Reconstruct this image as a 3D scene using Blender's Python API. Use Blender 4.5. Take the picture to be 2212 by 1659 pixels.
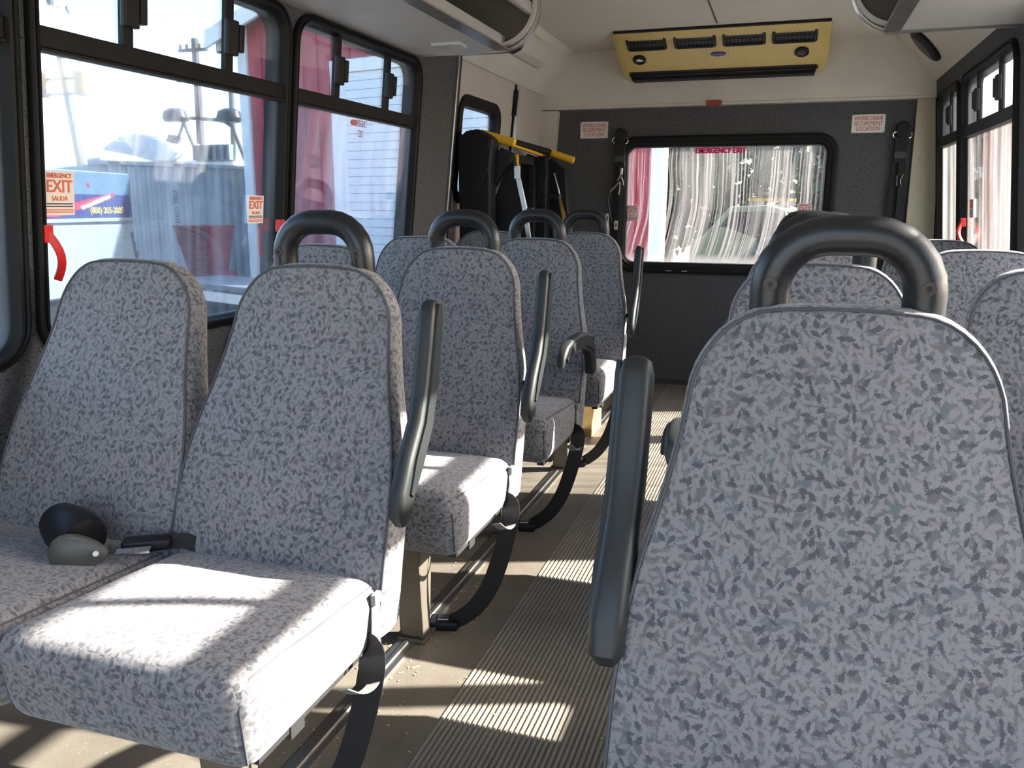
import bpy, bmesh, math, random
from mathutils import Vector, Matrix
random.seed(7)
for o in list(bpy.data.objects): bpy.data.objects.remove(o)
S = bpy.context.scene
COL = S.collection
PI = math.pi

# ------------------------------------------------------------------ camera, sky, sun, exposure
def setup():
    yaw, pitch, roll, f = 0.31586, 0.21218, 0.00443, 1780.0
    cy, sy, cp, sp = math.cos(yaw), math.sin(yaw), math.cos(pitch), math.sin(pitch)
    fw = Vector((-sy*cp, cy*cp, -sp)); r = Vector((cy, sy, 0)); u = r.cross(fw)
    cr, sr = math.cos(roll), math.sin(roll)
    r2 = cr*r + sr*u; u2 = -sr*r + cr*u
    cam = bpy.data.cameras.new('camera'); co = bpy.data.objects.new('camera', cam); COL.objects.link(co)
    m = Matrix((( r2.x, u2.x, -fw.x, 0), (r2.y, u2.y, -fw.y, 0), (r2.z, u2.z, -fw.z, 1.145), (0, 0, 0, 1)))
    co.matrix_world = m
    cam.sensor_fit = 'HORIZONTAL'; cam.sensor_width = 36; cam.lens = 36*f/2212; cam.clip_start = .02; cam.clip_end = 500
    S.camera = co
    w = bpy.data.worlds.new('sky'); S.world = w; w.use_nodes = True
    nt = w.node_tree; nt.nodes.clear()
    out = nt.nodes.new('ShaderNodeOutputWorld'); bg = nt.nodes.new('ShaderNodeBackground'); sky = nt.nodes.new('ShaderNodeTexSky')
    sky.sky_type = 'NISHITA'; sky.sun_disc = False; sky.sun_elevation = math.radians(33); sky.sun_rotation = math.radians(69)
    sky.air_density = 1.0; sky.dust_density = 2.5; sky.ozone_density = 1.0
    bg.inputs['Strength'].default_value = .85
    nt.links.new(sky.outputs[0], bg.inputs[0]); nt.links.new(bg.outputs[0], out.inputs[0])
    sd = Vector((1, .40, .657)).normalized()
    sl = bpy.data.lights.new('sun', 'SUN'); sl.energy = 34; sl.angle = .012; sl.color = (1, .95, .86)
    so = bpy.data.objects.new('sun', sl); COL.objects.link(so)
    so.rotation_euler = sd.to_track_quat('Z', 'Y').to_euler(); so.location = (20, 8, 14)
    vs = S.view_settings
    vs.view_transform = 'Standard'; vs.look = 'None'; vs.gamma = 1; vs.use_curve_mapping = False
    vs.exposure = 0.25
setup()

# ------------------------------------------------------------------ node helpers and materials
class NT:
    def __init__(s, name):
        s.m = bpy.data.materials.new(name); s.m.use_nodes = True; s.t = s.m.node_tree; s.t.nodes.clear()
        s.out = s.t.nodes.new('ShaderNodeOutputMaterial')
    def n(s, typ, **kw):
        nd = s.t.nodes.new(typ)
        for k, v in kw.items():
            if k.startswith('i_'): nd.inputs[k[2:].replace('_', ' ')].default_value = v
            else: setattr(nd, k, v)
        return nd
    def l(s, a, b): s.t.links.new(a, b)
    def math(s, op, a, b=None, c=None):
        nd = s.t.nodes.new('ShaderNodeMath'); nd.operation = op
        for i, x in enumerate((a, b, c)):
            if x is None: continue
            if hasattr(x, 'is_linked'): s.l(x, nd.inputs[i])
            else: nd.inputs[i].default_value = x
        return nd.outputs[0]
    def vmath(s, op, a, b=None):
        nd = s.t.nodes.new('ShaderNodeVectorMath'); nd.operation = op
        for i, x in enumerate((a, b)):
            if x is None: continue
            if hasattr(x, 'is_linked'): s.l(x, nd.inputs[i])
            else: nd.inputs[i].default_value = x
        return nd.outputs[0]
    def mix(s, f, a, b):
        nd = s.t.nodes.new('ShaderNodeMix'); nd.data_type = 'RGBA'
        for i, x in ((0, f), (6, a), (7, b)):
            if hasattr(x, 'is_linked'): s.l(x, nd.inputs[i])
            elif i == 0: nd.inputs[0].default_value = x
            else: nd.inputs[i].default_value = (*x, 1) if len(x) == 3 else x
        return nd.outputs[2]
    def ramp(s, f, a, b):
        nd = s.t.nodes.new('ShaderNodeMapRange'); nd.clamp = True
        s.l(f, nd.inputs[0]); nd.inputs[1].default_value = a; nd.inputs[2].default_value = b
        return nd.outputs[0]
    def noise(s, vec, scale, detail=2, rough=.5, dims='3D'):
        nd = s.n('ShaderNodeTexNoise', noise_dimensions=dims); nd.inputs['Scale'].default_value = scale
        nd.inputs['Detail'].default_value = detail; nd.inputs['Roughness'].default_value = rough
        if vec is not None: s.l(vec, nd.inputs['Vector'])
        return nd.outputs[0]
    def bsdf(s, color, rough=.5, metal=0, bump=None, bstr=.2, bdist=.002, spec=.5, coat=0):
        b = s.n('ShaderNodeBsdfPrincipled')
        if hasattr(color, 'is_linked'): s.l(color, b.inputs['Base Color'])
        else: b.inputs['Base Color'].default_value = (*color, 1)
        if hasattr(rough, 'is_linked'): s.l(rough, b.inputs['Roughness'])
        else: b.inputs['Roughness'].default_value = rough
        b.inputs['Metallic'].default_value = metal; b.inputs['Specular IOR Level'].default_value = spec
        b.inputs['Coat Weight'].default_value = coat
        if bump is not None:
            bn = s.n('ShaderNodeBump'); bn.inputs['Strength'].default_value = bstr; bn.inputs['Distance'].default_value = bdist
            s.l(bump, bn.inputs['Height']); s.l(bn.outputs[0], b.inputs['Normal'])
        s.l(b.outputs[0], s.out.inputs[0]); return b

def sr(r, g, b):
    f = lambda c: (c/255/12.92) if c/255 <= .04045 else ((c/255+.055)/1.055)**2.4
    return (f(r), f(g), f(b))
M = {}
def simple(name, col, rough=.5, metal=0, var=.12, vscale=6, spec=.5, bump=0, bscale=60):
    t = NT(name); tc = t.n('ShaderNodeTexCoord')
    n = t.noise(tc.outputs['Object'], vscale, 4)
    dark = tuple(c*(1-var) for c in col); lite = tuple(min(1, c*(1+var)) for c in col)
    c = t.mix(t.ramp(n, .3, .7), dark, lite)
    bp = t.noise(tc.outputs['Object'], bscale, 3) if bump else None
    t.bsdf(c, rough, metal, bp, bump, .002, spec)
    M[name] = t.m; return t.m

def fabric():
    t = NT('seat_fabric'); uv = t.n('ShaderNodeUVMap'); oi = t.n('ShaderNodeObjectInfo')
    off = t.n('ShaderNodeCombineXYZ'); t.l(t.math('MULTIPLY', oi.outputs['Random'], 3.1), off.inputs[0]); t.l(t.math('MULTIPLY', oi.outputs['Random'], 7.7), off.inputs[1])
    base = t.vmath('ADD', uv.outputs[0], off.outputs[0])
    wob = t.n('ShaderNodeTexNoise', noise_dimensions='2D'); wob.inputs['Scale'].default_value = 420; t.l(base, wob.inputs['Vector'])
    wv = t.vmath('SCALE', t.vmath('SUBTRACT', wob.outputs[1], (.5, .5, .5))); wv.node.inputs[3].default_value = .0050
    basew = t.vmath('ADD', base, wv)
    def strokes(cell, a, b, seed, keep):
        v = t.vmath('SCALE', t.vmath('ADD', basew, (seed, seed*1.7, 0))); v.node.inputs[3].default_value = 1/cell
        vo = t.n('ShaderNodeTexVoronoi', voronoi_dimensions='2D', feature='F1'); vo.inputs['Scale'].default_value = 1
        t.l(v, vo.inputs['Vector'])
        d = t.vmath('SUBTRACT', v, vo.outputs['Position'])
        sc = t.n('ShaderNodeSeparateColor'); t.l(vo.outputs['Color'], sc.inputs[0])
        rt = t.n('ShaderNodeVectorRotate', rotation_type='Z_AXIS'); t.l(d, rt.inputs['Vector'])
        t.l(t.math('MULTIPLY', sc.outputs[0], 6.283), rt.inputs['Angle'])
        sx = t.n('ShaderNodeSeparateXYZ'); t.l(rt.outputs[0], sx.inputs[0])
        e = t.math('ADD', t.math('POWER', t.math('ABSOLUTE', t.math('DIVIDE', sx.outputs[0], a)), 1.5), t.math('POWER', t.math('ABSOLUTE', t.math('DIVIDE', sx.outputs[1], b)), 1.25))
        m = t.math('SUBTRACT', 1, t.ramp(e, .8, 1.1))
        k = t.math('GREATER_THAN', sc.outputs[1], 1-keep)
        return t.math('MULTIPLY', m, k), sc.outputs[2]
    su = t.n('ShaderNodeSeparateXYZ'); t.l(base, su.inputs[0])
    hatch = t.math('SINE', t.math('MULTIPLY', t.math('ADD', su.outputs[0], t.math('MULTIPLY', su.outputs[1], 1.0)), 2*PI/.0021))
    hatch = t.ramp(hatch, -.4, .5)
    zig = t.math('SINE', t.math('MULTIPLY', t.math('ADD', su.outputs[1], t.math('MULTIPLY', t.math('PINGPONG', su.outputs[0], .0018), .9)), 2*PI/.0022))
    zig = t.ramp(zig, -.3, .4)
    big = t.noise(base, 26, 2, dims='2D')
    g0 = t.mix(t.ramp(big, .35, .65), (.142, .128, .133), (.126, .142, .150))
    m3, r3 = strokes(.0105, .80, .28, 5.1, .8)
    g1 = t.mix(m3, g0, (.175, .166, .172))
    m1, r1 = strokes(.0100, .92, .27, 0.0, .9)
    lite = t.mix(r1, (.300, .262, .262), (.262, .290, .297))
    l1 = t.mix(t.math('MULTIPLY', t.math('SUBTRACT', 1, hatch), .72), lite, (.135, .126, .132))
    g2 = t.mix(m1, g1, l1)
    m2, r2 = strokes(.0125, .90, .23, 11.3, .85)
    g3 = t.mix(m2, g2, t.mix(t.math('MULTIPLY', t.math('SUBTRACT', 1, hatch), .72), (.305, .284, .29), (.138, .13, .136)))
    m4, r4 = strokes(.0160, .42, .22, 23.7, .45)
    dk = t.mix(t.math('MULTIPLY', zig, .55), (.064, .067, .076), (.16, .157, .165))
    g4 = t.mix(m4, g3, dk)
    m5, r5 = strokes(.020, .34, .12, 41.3, .5)
    g5 = t.mix(m5, g4, (.085, .088, .098))
    b = t.bsdf(g5, .92, 0, t.noise(base, 900, 1, dims='2D'), .25, .0008, .2)
    b.inputs['Sheen Weight'].default_value = .25; b.inputs['Sheen Roughness'].default_value = .5
    M['fabric'] = t.m
fabric()
simple('piping', (.085, .085, .092), .9, bump=.3, bscale=900)
simple('thread', (.05, .05, .06), .9)

def wallfab():
    t = NT('wall_fabric'); tc = t.n('ShaderNodeTexCoord'); uv = t.n('ShaderNodeUVMap')
    mp = t.n('ShaderNodeMapping'); mp.inputs['Scale'].default_value = (1, 2.2, 1); t.l(uv.outputs[0], mp.inputs[0])
    a = t.noise(mp.outputs[0], 110, 3, .6, '2D'); b = t.noise(mp.outputs[0], 320, 2, .6, '2D')
    c = t.mix(t.ramp(a, .38, .62), (.070, .070, .076), (.110, .109, .115))
    c = t.mix(t.ramp(b, .6, .72), c, (.21, .208, .21))
    c = t.mix(t.ramp(t.noise(mp.outputs[0], 75, 2, .6, '2D'), .64, .72), c, (.02, .02, .022))
    t.bsdf(c, .95, 0, b, .4, .002, .1); M['wallfab'] = t.m
wallfab()
simple('cream', (.60, .56, .50), .55, var=.06, vscale=3)
simple('ceil', (.66, .62, .55), .5, var=.07, vscale=2.2)
simple('door_white', (.55, .50, .47), .5, var=.06, vscale=2)
simple('pillar', (.50, .46, .34), .5, var=.05)
simple('acyellow', (.62, .47, .17), .42, var=.05)
simple('rubber', (.008, .008, .008), .55, var=.25, spec=.22, bump=.1, bscale=90)
simple('black', (.008, .008, .010), .45, var=.2, spec=.3)
simple('satin_black', (.012, .013, .015), .34, var=.2, bump=.08, bscale=500)
simple('arm', (.015, .018, .018), .48, var=.2, bump=.15, bscale=700)
simple('webbing', (.010, .009, .010), .75, var=.2, bump=.3, bscale=400)
simple('greyweb', (.22, .22, .21), .7)
simple('drumcap', (.06, .057, .045), .4)
simple('steel', (.45, .45, .46), .3, 1, var=.1)
simple('alu', (.55, .53, .50), .33, 1, var=.08)
simple('chrome', (.8, .8, .8), .12, 1, var=.05)
simple('frame_grey', (.045, .045, .045), .45, .3)
simple('pedestal', (.13, .115, .09), .45, .3)
simple('bolt', (.045, .034, .026), .5, .2)
simple('rackpanel', (.50, .47, .44), .5, var=.05, vscale=3)
simple('rackdark', (.10, .085, .075), .6)
simple('liftyellow', (.80, .45, .02), .4, var=.06)
simple('liftblack', (.008, .008, .010), .55, spec=.3)
simple('red', (.62, .02, .015), .35)
simple('redlens', (.30, .01, .01), .2)
simple('sign', (.75, .70, .65), .4, var=.03)
simple('signred', (.45, .05, .035), .5)
simple('stickred', (.72, .16, .10), .5, var=.03)
simple('hotpink', (.85, .01, .16), .5, var=.03)
simple('sticker', (.86, .78, .74), .5, var=.03)
simple('ink', (.05, .05, .06), .6)
simple('logo', (.015, .015, .12), .3)
simple('logotext', (.10, .20, .70), .4)
simple('lens', (.55, .55, .53), .2)
simple('cardboard', (.42, .27, .11), .7)
simple('chips', (.50, .38, .18), .9, var=.3)
# outdoors
simple('barnred', (.34, .045, .06), .6, var=.22, vscale=1.6)
simple('barnside', (.20, .20, .20), .6)
simple('barnwhite', (.75, .78, .80), .6, var=.08, vscale=2)
simple('conta', (.42, .46, .50), .6, var=.2, vscale=2)
simple('hazy', (.45, .20, .02), .6)
simple('truckwhite', (.15, .18, .205), .4, var=.06)
simple('truckblue', (.010, .014, .075), .4)
simple('trucksky', (.05, .09, .14), .4)
simple('truckred', (.16, .012, .03), .4)
simple('truckyellow', (.42, .33, .10), .4)
simple('offwhite', (.7, .7, .72), .5)
simple('pole', (.06, .055, .055), .9)
simple('tank', (.07, .04, .028), .5)
simple('darkglass', (.015, .017, .02), .1)
simple('tyre', (.015, .015, .015), .8)
simple('palecar', (.17, .19, .12), .5)
simple('darkcar', (.012, .016, .026), .6, spec=.15)
simple('leaf', (.022, .035, .016), .8, var=.5, vscale=1.2)
simple('bark', (.05, .04, .03), .9)
simple('ladder', (.40, .27, .01), .5)
simple('grass', (.06, .11, .03), .9, var=.4, vscale=30)
simple('redbin', (.16, .01, .02), .4)

def ground_mat():
    t = NT('ground'); tc = t.n('ShaderNodeTexCoord')
    a = t.noise(tc.outputs['Object'], 1.2, 5); b = t.noise(tc.outputs['Object'], 25, 3)
    c = t.mix(t.ramp(a, .35, .65), (.16, .15, .14), (.24, .23, .21)); c = t.mix(t.ramp(b, .45, .65), c, (.30, .28, .25))
    t.bsdf(c, .95); M['ground'] = t.m
ground_mat()
def floor_mat(name, c0, c1, rough):
    t = NT(name); tc = t.n('ShaderNodeTexCoord')
    a = t.noise(tc.outputs['Object'], 4, 6, .65); b = t.noise(tc.outputs['Object'], 160, 2)
    c = t.mix(t.ramp(a, .33, .68), c0, c1); c = t.mix(t.ramp(b, .62, .75), c, tuple(min(1, x*1.5) for x in c1))
    t.bsdf(c, rough, 0, b, .15, .001, .4); M[name] = t.m
floor_mat('floor', (.115, .100, .080), (.160, .142, .115), .5)
floor_mat('rib', (.19, .172, .145), (.26, .238, .20), .5)

def glass_mat(name, tint, dens, lo, hi, col, vs, us, smear=0, lit=.5):
    # window pane: clear tinted glass with dried run-off streaks of dirt
    t = NT(name); uv = t.n('ShaderNodeUVMap')
    sep = t.n('ShaderNodeSeparateXYZ'); t.l(uv.outputs[0], sep.inputs[0])
    wv = t.noise(uv.outputs[0], 2.2, 2, .5, '2D')
    u = t.math('ADD', sep.outputs[0], t.math('MULTIPLY', wv, .03))
    if smear:   # runs swing to one side towards the foot of the pane
        lowp = t.ramp(sep.outputs[1], 1.25, .75)
        u = t.math('ADD', u, t.math('MULTIPLY', t.math('MULTIPLY', lowp, lowp), .09))
    cb = t.n('ShaderNodeCombineXYZ'); t.l(t.math('MULTIPLY', u, us), cb.inputs[0]); t.l(t.math('MULTIPLY', sep.outputs[1], vs), cb.inputs[1])
    s1 = t.ramp(t.noise(cb.outputs[0], 1, 3, .7, '2D'), lo, hi)
    cb2 = t.n('ShaderNodeCombineXYZ'); t.l(t.math('MULTIPLY', u, us*.16), cb2.inputs[0]); t.l(t.math('MULTIPLY', sep.outputs[1], vs*.7), cb2.inputs[1])
    s2 = t.ramp(t.noise(cb2.outputs[0], 1, 2, .6, '2D'), .42, .72)
    sp = t.ramp(t.noise(uv.outputs[0], 70, 2, .6, '2D'), .70, .76)
    k = t.math('MULTIPLY', t.math('MAXIMUM', t.math('ADD', t.math('MULTIPLY', s1, .75), t.math('MULTIPLY', s2, .45)), t.math('MULTIPLY', sp, .6)), dens)
    if smear:
        foot = t.ramp(sep.outputs[1], .86, .80)
        k = t.math('MAXIMUM', k, t.math('MULTIPLY', foot, .35))
    k = t.math('MINIMUM', k, .95)
    tr = t.n('ShaderNodeBsdfTransparent'); tr.inputs[0].default_value = (*tint, 1)
    gl = t.n('ShaderNodeBsdfGlossy'); gl.inputs['Roughness'].default_value = .03; gl.inputs['Color'].default_value = (.9, .95, 1, 1)
    fr = t.n('ShaderNodeFresnel'); fr.inputs[0].default_value = 1.45
    m0 = t.n('ShaderNodeMixShader'); t.l(t.math('MULTIPLY', fr.outputs[0], .6), m0.inputs[0]); t.l(tr.outputs[0], m0.inputs[1]); t.l(gl.outputs[0], m0.inputs[2])
    df = t.n('ShaderNodeBsdfDiffuse'); df.inputs[0].default_value = (*col, 1)
    tl = t.n('ShaderNodeBsdfTranslucent'); tl.inputs[0].default_value = (*col, 1)
    m1 = t.n('ShaderNodeMixShader'); m1.inputs[0].default_value = lit; t.l(df.outputs[0], m1.inputs[1]); t.l(tl.outputs[0], m1.inputs[2])
    m2 = t.n('ShaderNodeMixShader'); t.l(k, m2.inputs[0]); t.l(m0.outputs[0], m2.inputs[1]); t.l(m1.outputs[0], m2.inputs[2])
    t.l(m2.outputs[0], t.out.inputs[0]); M[name] = t.m
glass_mat('glass_left', (.86, .90, .93), .10, .45, .75, (.75, .82, .9), .5, 9)
glass_mat('glass_right', (.88, .88, .88), .30, .50, .68, (.50, .48, .46), .6, 30)
glass_mat('glass_clean', (.93, .93, .93), .05, .45, .75, (.7, .7, .7), .6, 9)
glass_mat('glass_rear', (.85, .85, .86), .42, .50, .66, (.62, .59, .57), .6, 62, 1)
glass_mat('glass_vent', (.92, .95, .97), .04, .5, .75, (.8, .8, .8), .8, 10)

# ------------------------------------------------------------------ mesh helpers
def worg(o):
    v = Vector((0, 0, 0))
    while o is not None: v += o.location; o = o.parent
    return v
class MB:
    def __init__(s): s.v = []; s.f = []
    def add(s, vs, fs):
        b = len(s.v); s.v += [Vector(p) for p in vs]; s.f += [tuple(i+b for i in q) for q in fs]; return s
    def box(s, x0, x1, y0, y1, z0, z1, fn=None):
        vs = [(x, y, z) for x in (x0, x1) for y in (y0, y1) for z in (z0, z1)]
        if fn: vs = [fn(*p) for p in vs]
        return s.add(vs, [(0, 1, 3, 2), (4, 6, 7, 5), (0, 4, 5, 1), (2, 3, 7, 6), (0, 2, 6, 4), (1, 5, 7, 3)])
    def sweep(s, pts, sec, closed=False, up=None, cap=True):
        """sec: function i -> list of (a,b) offsets, in a frame carried along the path"""
        P = [Vector(p) for p in pts]; n = len(P); rings = []; prev = None
        for i in range(n):
            a = P[i-1] if (i > 0 or closed) else P[i]; b = P[(i+1) % n] if (i < n-1 or closed) else P[i]
            t = (b-a).normalized()
            if up is not None:
                u = Vector(up(i) if callable(up) else up); u = (u - t*u.dot(t)).normalized()
            elif prev is None:
                u = Vector((0, 0, 1)) if abs(t.z) < .9 else Vector((0, 1, 0)); u = (u - t*u.dot(t)).normalized()
            else: u = (prev - t*prev.dot(t)).normalized()
            prev = u; w = t.cross(u)
            rings.append([P[i] + u*q[0] + w*q[1] for q in sec(i)])
        k = len(rings[0]); vs = [p for r in rings for p in r]; fs = []
        for i in range(n if closed else n-1):
            j = (i+1) % n
            for q in range(k): fs.append((i*k+q, i*k+(q+1) % k, j*k+(q+1) % k, j*k+q))
        if cap and not closed: fs.append(tuple(range(k))[::-1]); fs.append(tuple((n-1)*k+q for q in range(k)))
        return s.add(vs, fs)
    def tube(s, pts, r, n=10, closed=False):
        rr = r if callable(r) else (lambda i: r)
        return s.sweep(pts, lambda i: [(rr(i)*math.cos(2*PI*q/n), rr(i)*math.sin(2*PI*q/n)) for q in range(n)], closed)
    def strap(s, pts, w, t, up):
        return s.sweep(pts, lambda i: [(-w/2, -t/2), (w/2, -t/2), (w/2, t/2), (-w/2, t/2)], False, up)
    def prism(s, poly, fn, d0, d1):
        n = len(poly); vs = [fn(a, b, d0) for a, b in poly] + [fn(a, b, d1) for a, b in poly]
        fs = [tuple(range(n))[::-1], tuple(range(n, 2*n))] + [(i, (i+1) % n, n+(i+1) % n, n+i) for i in range(n)]
        return s.add(vs, fs)
    def loops(s, rings, closed_sec=True, cap0=False, cap1=False):
        k = len(rings[0]); vs = [p for r in rings for p in r]; fs = []
        for i in range(len(rings)-1):
            for q in range(k if closed_sec else k-1): fs.append((i*k+q, i*k+(q+1) % k, (i+1)*k+(q+1) % k, (i+1)*k+q))
        if cap0: fs.append(tuple(range(k))[::-1])
        if cap1: fs.append(tuple((len(rings)-1)*k+q for q in range(k)))
        return s.add(vs, fs)
    def build(s, name, mat, parent=None, smooth=35, world=True, kind=None, bevel=0, uvfn=None):
        off = worg(parent) if (parent is not None and world) else Vector((0, 0, 0))
        me = bpy.data.meshes.new(name)
        me.from_pydata([tuple(p-off) for p in s.v], [], s.f)
        bm = bmesh.new(); bm.from_mesh(me)
        bmesh.ops.remove_doubles(bm, verts=bm.verts, dist=1e-5)
        if bevel: bmesh.ops.bevel(bm, geom=[e for e in bm.edges if len(e.link_faces) == 2 and e.calc_face_angle(0) > .5], offset=bevel, segments=2, affect='EDGES', profile=.6)
        bmesh.ops.recalc_face_normals(bm, faces=bm.faces)
        uvl = bm.loops.layers.uv.new('UVMap')
        for f in bm.faces:
            n = f.normal; a = (abs(n.x), abs(n.y), abs(n.z)); k = a.index(max(a))
            for lp in f.loops:
                c = lp.vert.co + off
                lp[uvl].uv = (c.y, c.z) if k == 0 else ((c.x, c.z) if k == 1 else (c.x, c.y))
        bm.to_mesh(me); bm.free()
        if smooth:
            me.polygons.foreach_set('use_smooth', [True]*len(me.polygons)); me.set_sharp_from_angle(angle=math.radians(smooth))
        me.materials.append(M[mat])
        o = bpy.data.objects.new(name, me); COL.objects.link(o)
        if parent is not None: o.parent = parent
        if kind: o['kind'] = kind
        return o
def spline(P, k=4):
    P = [Vector(p) for p in P]; out = []
    for i in range(len(P)-1):
        a, b, c, d = P[max(i-1, 0)], P[i], P[i+1], P[min(i+2, len(P)-1)]
        for j in range(k):
            t = j/k; out.append(.5*((2*b)+(c-a)*t+(2*a-5*b+4*c-d)*t*t+(3*b-a-3*c+d)*t**3))
    return out+[P[-1]]
def thing(name, loc, label, cat, group=None, rz=0):
    o = bpy.data.objects.new(name, None); COL.objects.link(o); o.location = loc; o.rotation_euler = (0, 0, rz); o.empty_display_size = .1
    o['label'] = label; o['category'] = cat
    if group: o['group'] = group
    return o
def struct(name, loc=(0, 0, 0)):
    o = bpy.data.objects.new(name, None); COL.objects.link(o); o.location = loc; o['kind'] = 'structure'; return o
def tag(o, label, cat, group=None):
    o['label'] = label; o['category'] = cat
    if group: o['group'] = group
    return o
def copy_tree(o, parent=None):
    c = o.copy(); COL.objects.link(c)
    if parent is not None: c.parent = parent
    for ch in list(o.children): copy_tree(ch, c)
    return c
def rrect(hx, hy, r, n=7):
    r = max(r, .004); out = []
    for cx, cy, a0 in ((hx-r, hy-r, 0), (-hx+r, hy-r, PI/2), (-hx+r, -hy+r, PI), (hx-r, -hy+r, 1.5*PI)):
        for i in range(n+1):
            a = a0 + PI/2*i/n; out.append((cx+r*math.cos(a), cy+r*math.sin(a)))
    return out
def rbox(mb, x0, x1, y0, y1, z0, z1, r, fn=None, k=4, m=3):
    """rounded box as a grid, k cuts in the middle, m in the rounded edge"""
    lo = (x0, y0, z0); hi = (x1, y1, z1)
    def line(a):
        rr = min(r, (hi[a]-lo[a])/2*.999)
        e = [rr*(1-math.tan(PI/4*(1-i/m))) for i in range(m)]
        return [lo[a]+t for t in e] + [lo[a]+rr+(hi[a]-lo[a]-2*rr)*i/k for i in range(k+1)] + [hi[a]-t for t in e[::-1]]
    L = [line(a) for a in range(3)]
    def pt(q):
        inn = [min(max(q[a], lo[a]+min(r, (hi[a]-lo[a])/2)), hi[a]-min(r, (hi[a]-lo[a])/2)) for a in range(3)]
        d = Vector([q[a]-inn[a] for a in range(3)]); p = Vector(inn)
        if d.length > 1e-9: p = p + d.normalized()*r
        return fn(*p) if fn else p
    for a in range(3):
        b, c = (a+1) % 3, (a+2) % 3
        for side in (lo[a], hi[a]):
            vs = []
            for u in L[b]:
                for w in L[c]:
                    q = [0, 0, 0]; q[a] = side; q[b] = u; q[c] = w; vs.append(pt(q))
            nb, nc = len(L[b]), len(L[c])
            mb.add(vs, [(i*nc+j, (i+1)*nc+j, (i+1)*nc+j+1, i*nc+j+1) for i in range(nb-1) for j in range(nc-1)])
    return mb
def plate(name, outer, holes, fn, d0, d1, mat, parent=None, kind=None):
    bm = bmesh.new(); eds = []; lps = []
    for lp in [outer]+holes:
        vs = [bm.verts.new((a, b, 0)) for a, b in lp]; lps.append(lp)
        for i in range(len(vs)): eds.append(bm.edges.new((vs[i], vs[(i+1) % len(vs)])))
    bmesh.ops.triangle_fill(bm, use_beauty=True, use_dissolve=False, edges=eds)
    bm.verts.index_update(); vs2 = [(v.co.x, v.co.y) for v in bm.verts]; tri = [tuple(v.index for v in f.verts) for f in bm.faces]; bm.free()
    mb = MB(); n = len(vs2)
    fs = tri + [tuple(i+n for i in t[::-1]) for t in tri]; base = 0
    for lp in lps:
        k = len(lp)
        for i in range(k): a, b = base+i, base+(i+1) % k; fs.append((a, b, b+n, a+n))
        base += k
    mb.add([fn(a, b, d0) for a, b in vs2]+[fn(a, b, d1) for a, b in vs2], fs)
    return mb.build(name, mat, parent, smooth=0, kind=kind)
def text(name, body, size, org, right, up, mat, parent, align='CENTER', depth=.0006, xs=1.0, bold=0, world=True):
    cu = bpy.data.curves.new('t', 'FONT'); cu.body = body; cu.size = size; cu.align_x = align; cu.align_y = 'CENTER'; cu.extrude = depth; cu.offset = bold; cu.resolution_u = 3
    ob = bpy.data.objects.new('t', cu); COL.objects.link(ob); dg = bpy.context.evaluated_depsgraph_get()
    me = bpy.data.meshes.new_from_object(ob.evaluated_get(dg)); bpy.data.objects.remove(ob); bpy.data.curves.remove(cu)
    r = Vector(right).normalized(); u = Vector(up).normalized(); n = r.cross(u); off = worg(parent) if world else Vector((0, 0, 0))
    for v in me.vertices: v.co = Vector(org) + r*v.co.x*xs + u*v.co.y + n*v.co.z - off
    me.materials.clear(); me.materials.append(M[mat]); me.name = name
    o = bpy.data.objects.new(name, me); COL.objects.link(o); o.parent = parent; return o

# ------------------------------------------------------------------ bus shell
ML = lambda y, z, d: Vector((-(1.625-.1*(z-.85)) + d, y, z))       # left wall, d inwards
MR = lambda y, z, d: Vector((.835-.1*(z-.85) - d, y, z))           # right wall, d inwards
MREAR = lambda x, z, d: Vector((x, 5.40-d, z))
WZ0, WZ1 = .782, 1.757
def rect_at(cy, cz, hx, hy, r): return [(cy+a, cz+b) for a, b in rrect(hx, hy, r)]
LEFTW = [.93, 1.935, 2.935]; RIGHTW = [(.92, .47), (1.825, .42), (2.675, .42), (4.045, .505), (4.925, .31)]
cz, hz = (WZ0+WZ1)/2, (WZ1-WZ0)/2
Y0 = -1.15
fl = struct('floor')
MB().box(-1.76, .96, Y0, 5.46, -.06, 0).build('floor_covering', 'floor', fl, 0)
rb = MB(); x = -.672
while x < -.14:
    rb.box(x, x+.0065, Y0, 5.39, 0, .0035); x += .0125
rb.build('floor_ribs', 'rib', fl, 0, kind='stuff')
MB().box(-.915, -.865, Y0, 5.2, 0, .006).build('seat_track', 'alu', fl, 0)
MB().box(-.895, -.885, Y0, 5.2, .006, .010).build('track_lip', 'alu', fl, 0)
MB().box(.30, .35, Y0, 5.2, 0, .006).build('seat_track', 'alu', fl, 0)
holes = [rect_at(c, cz, .475, hz-.015, .085) for c in LEFTW]
plate('wall_left', [(Y0, -.05), (3.84, -.05), (3.84, 1.86), (Y0, 1.86)], holes, ML, 0, -.07, 'wallfab', kind='structure')
holes = [rect_at(c, cz, h-.015, hz-.015, .085) for c, h in RIGHTW]
plate('wall_right', [(Y0, -.05), (5.45, -.05), (5.45, 1.88), (Y0, 1.88)], holes, MR, 0, -.07, 'wallfab', kind='structure')
RWX, RWZ, RHX, RHZ = -.399, 1.155, .660, .425
plate('wall_rear', [(-1.78, -.05), (.98, -.05), (.98, 1.82), (-1.78, 1.82)], [rect_at(RWX, RWZ, RHX-.02, RHZ-.02, .1)], MREAR, 0, -.06, 'wallfab', kind='structure')
MB().box(-1.7, .92, 5.385, 5.40, 0, .035).build('baseboard_rear', 'frame_grey', kind='structure')
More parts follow.
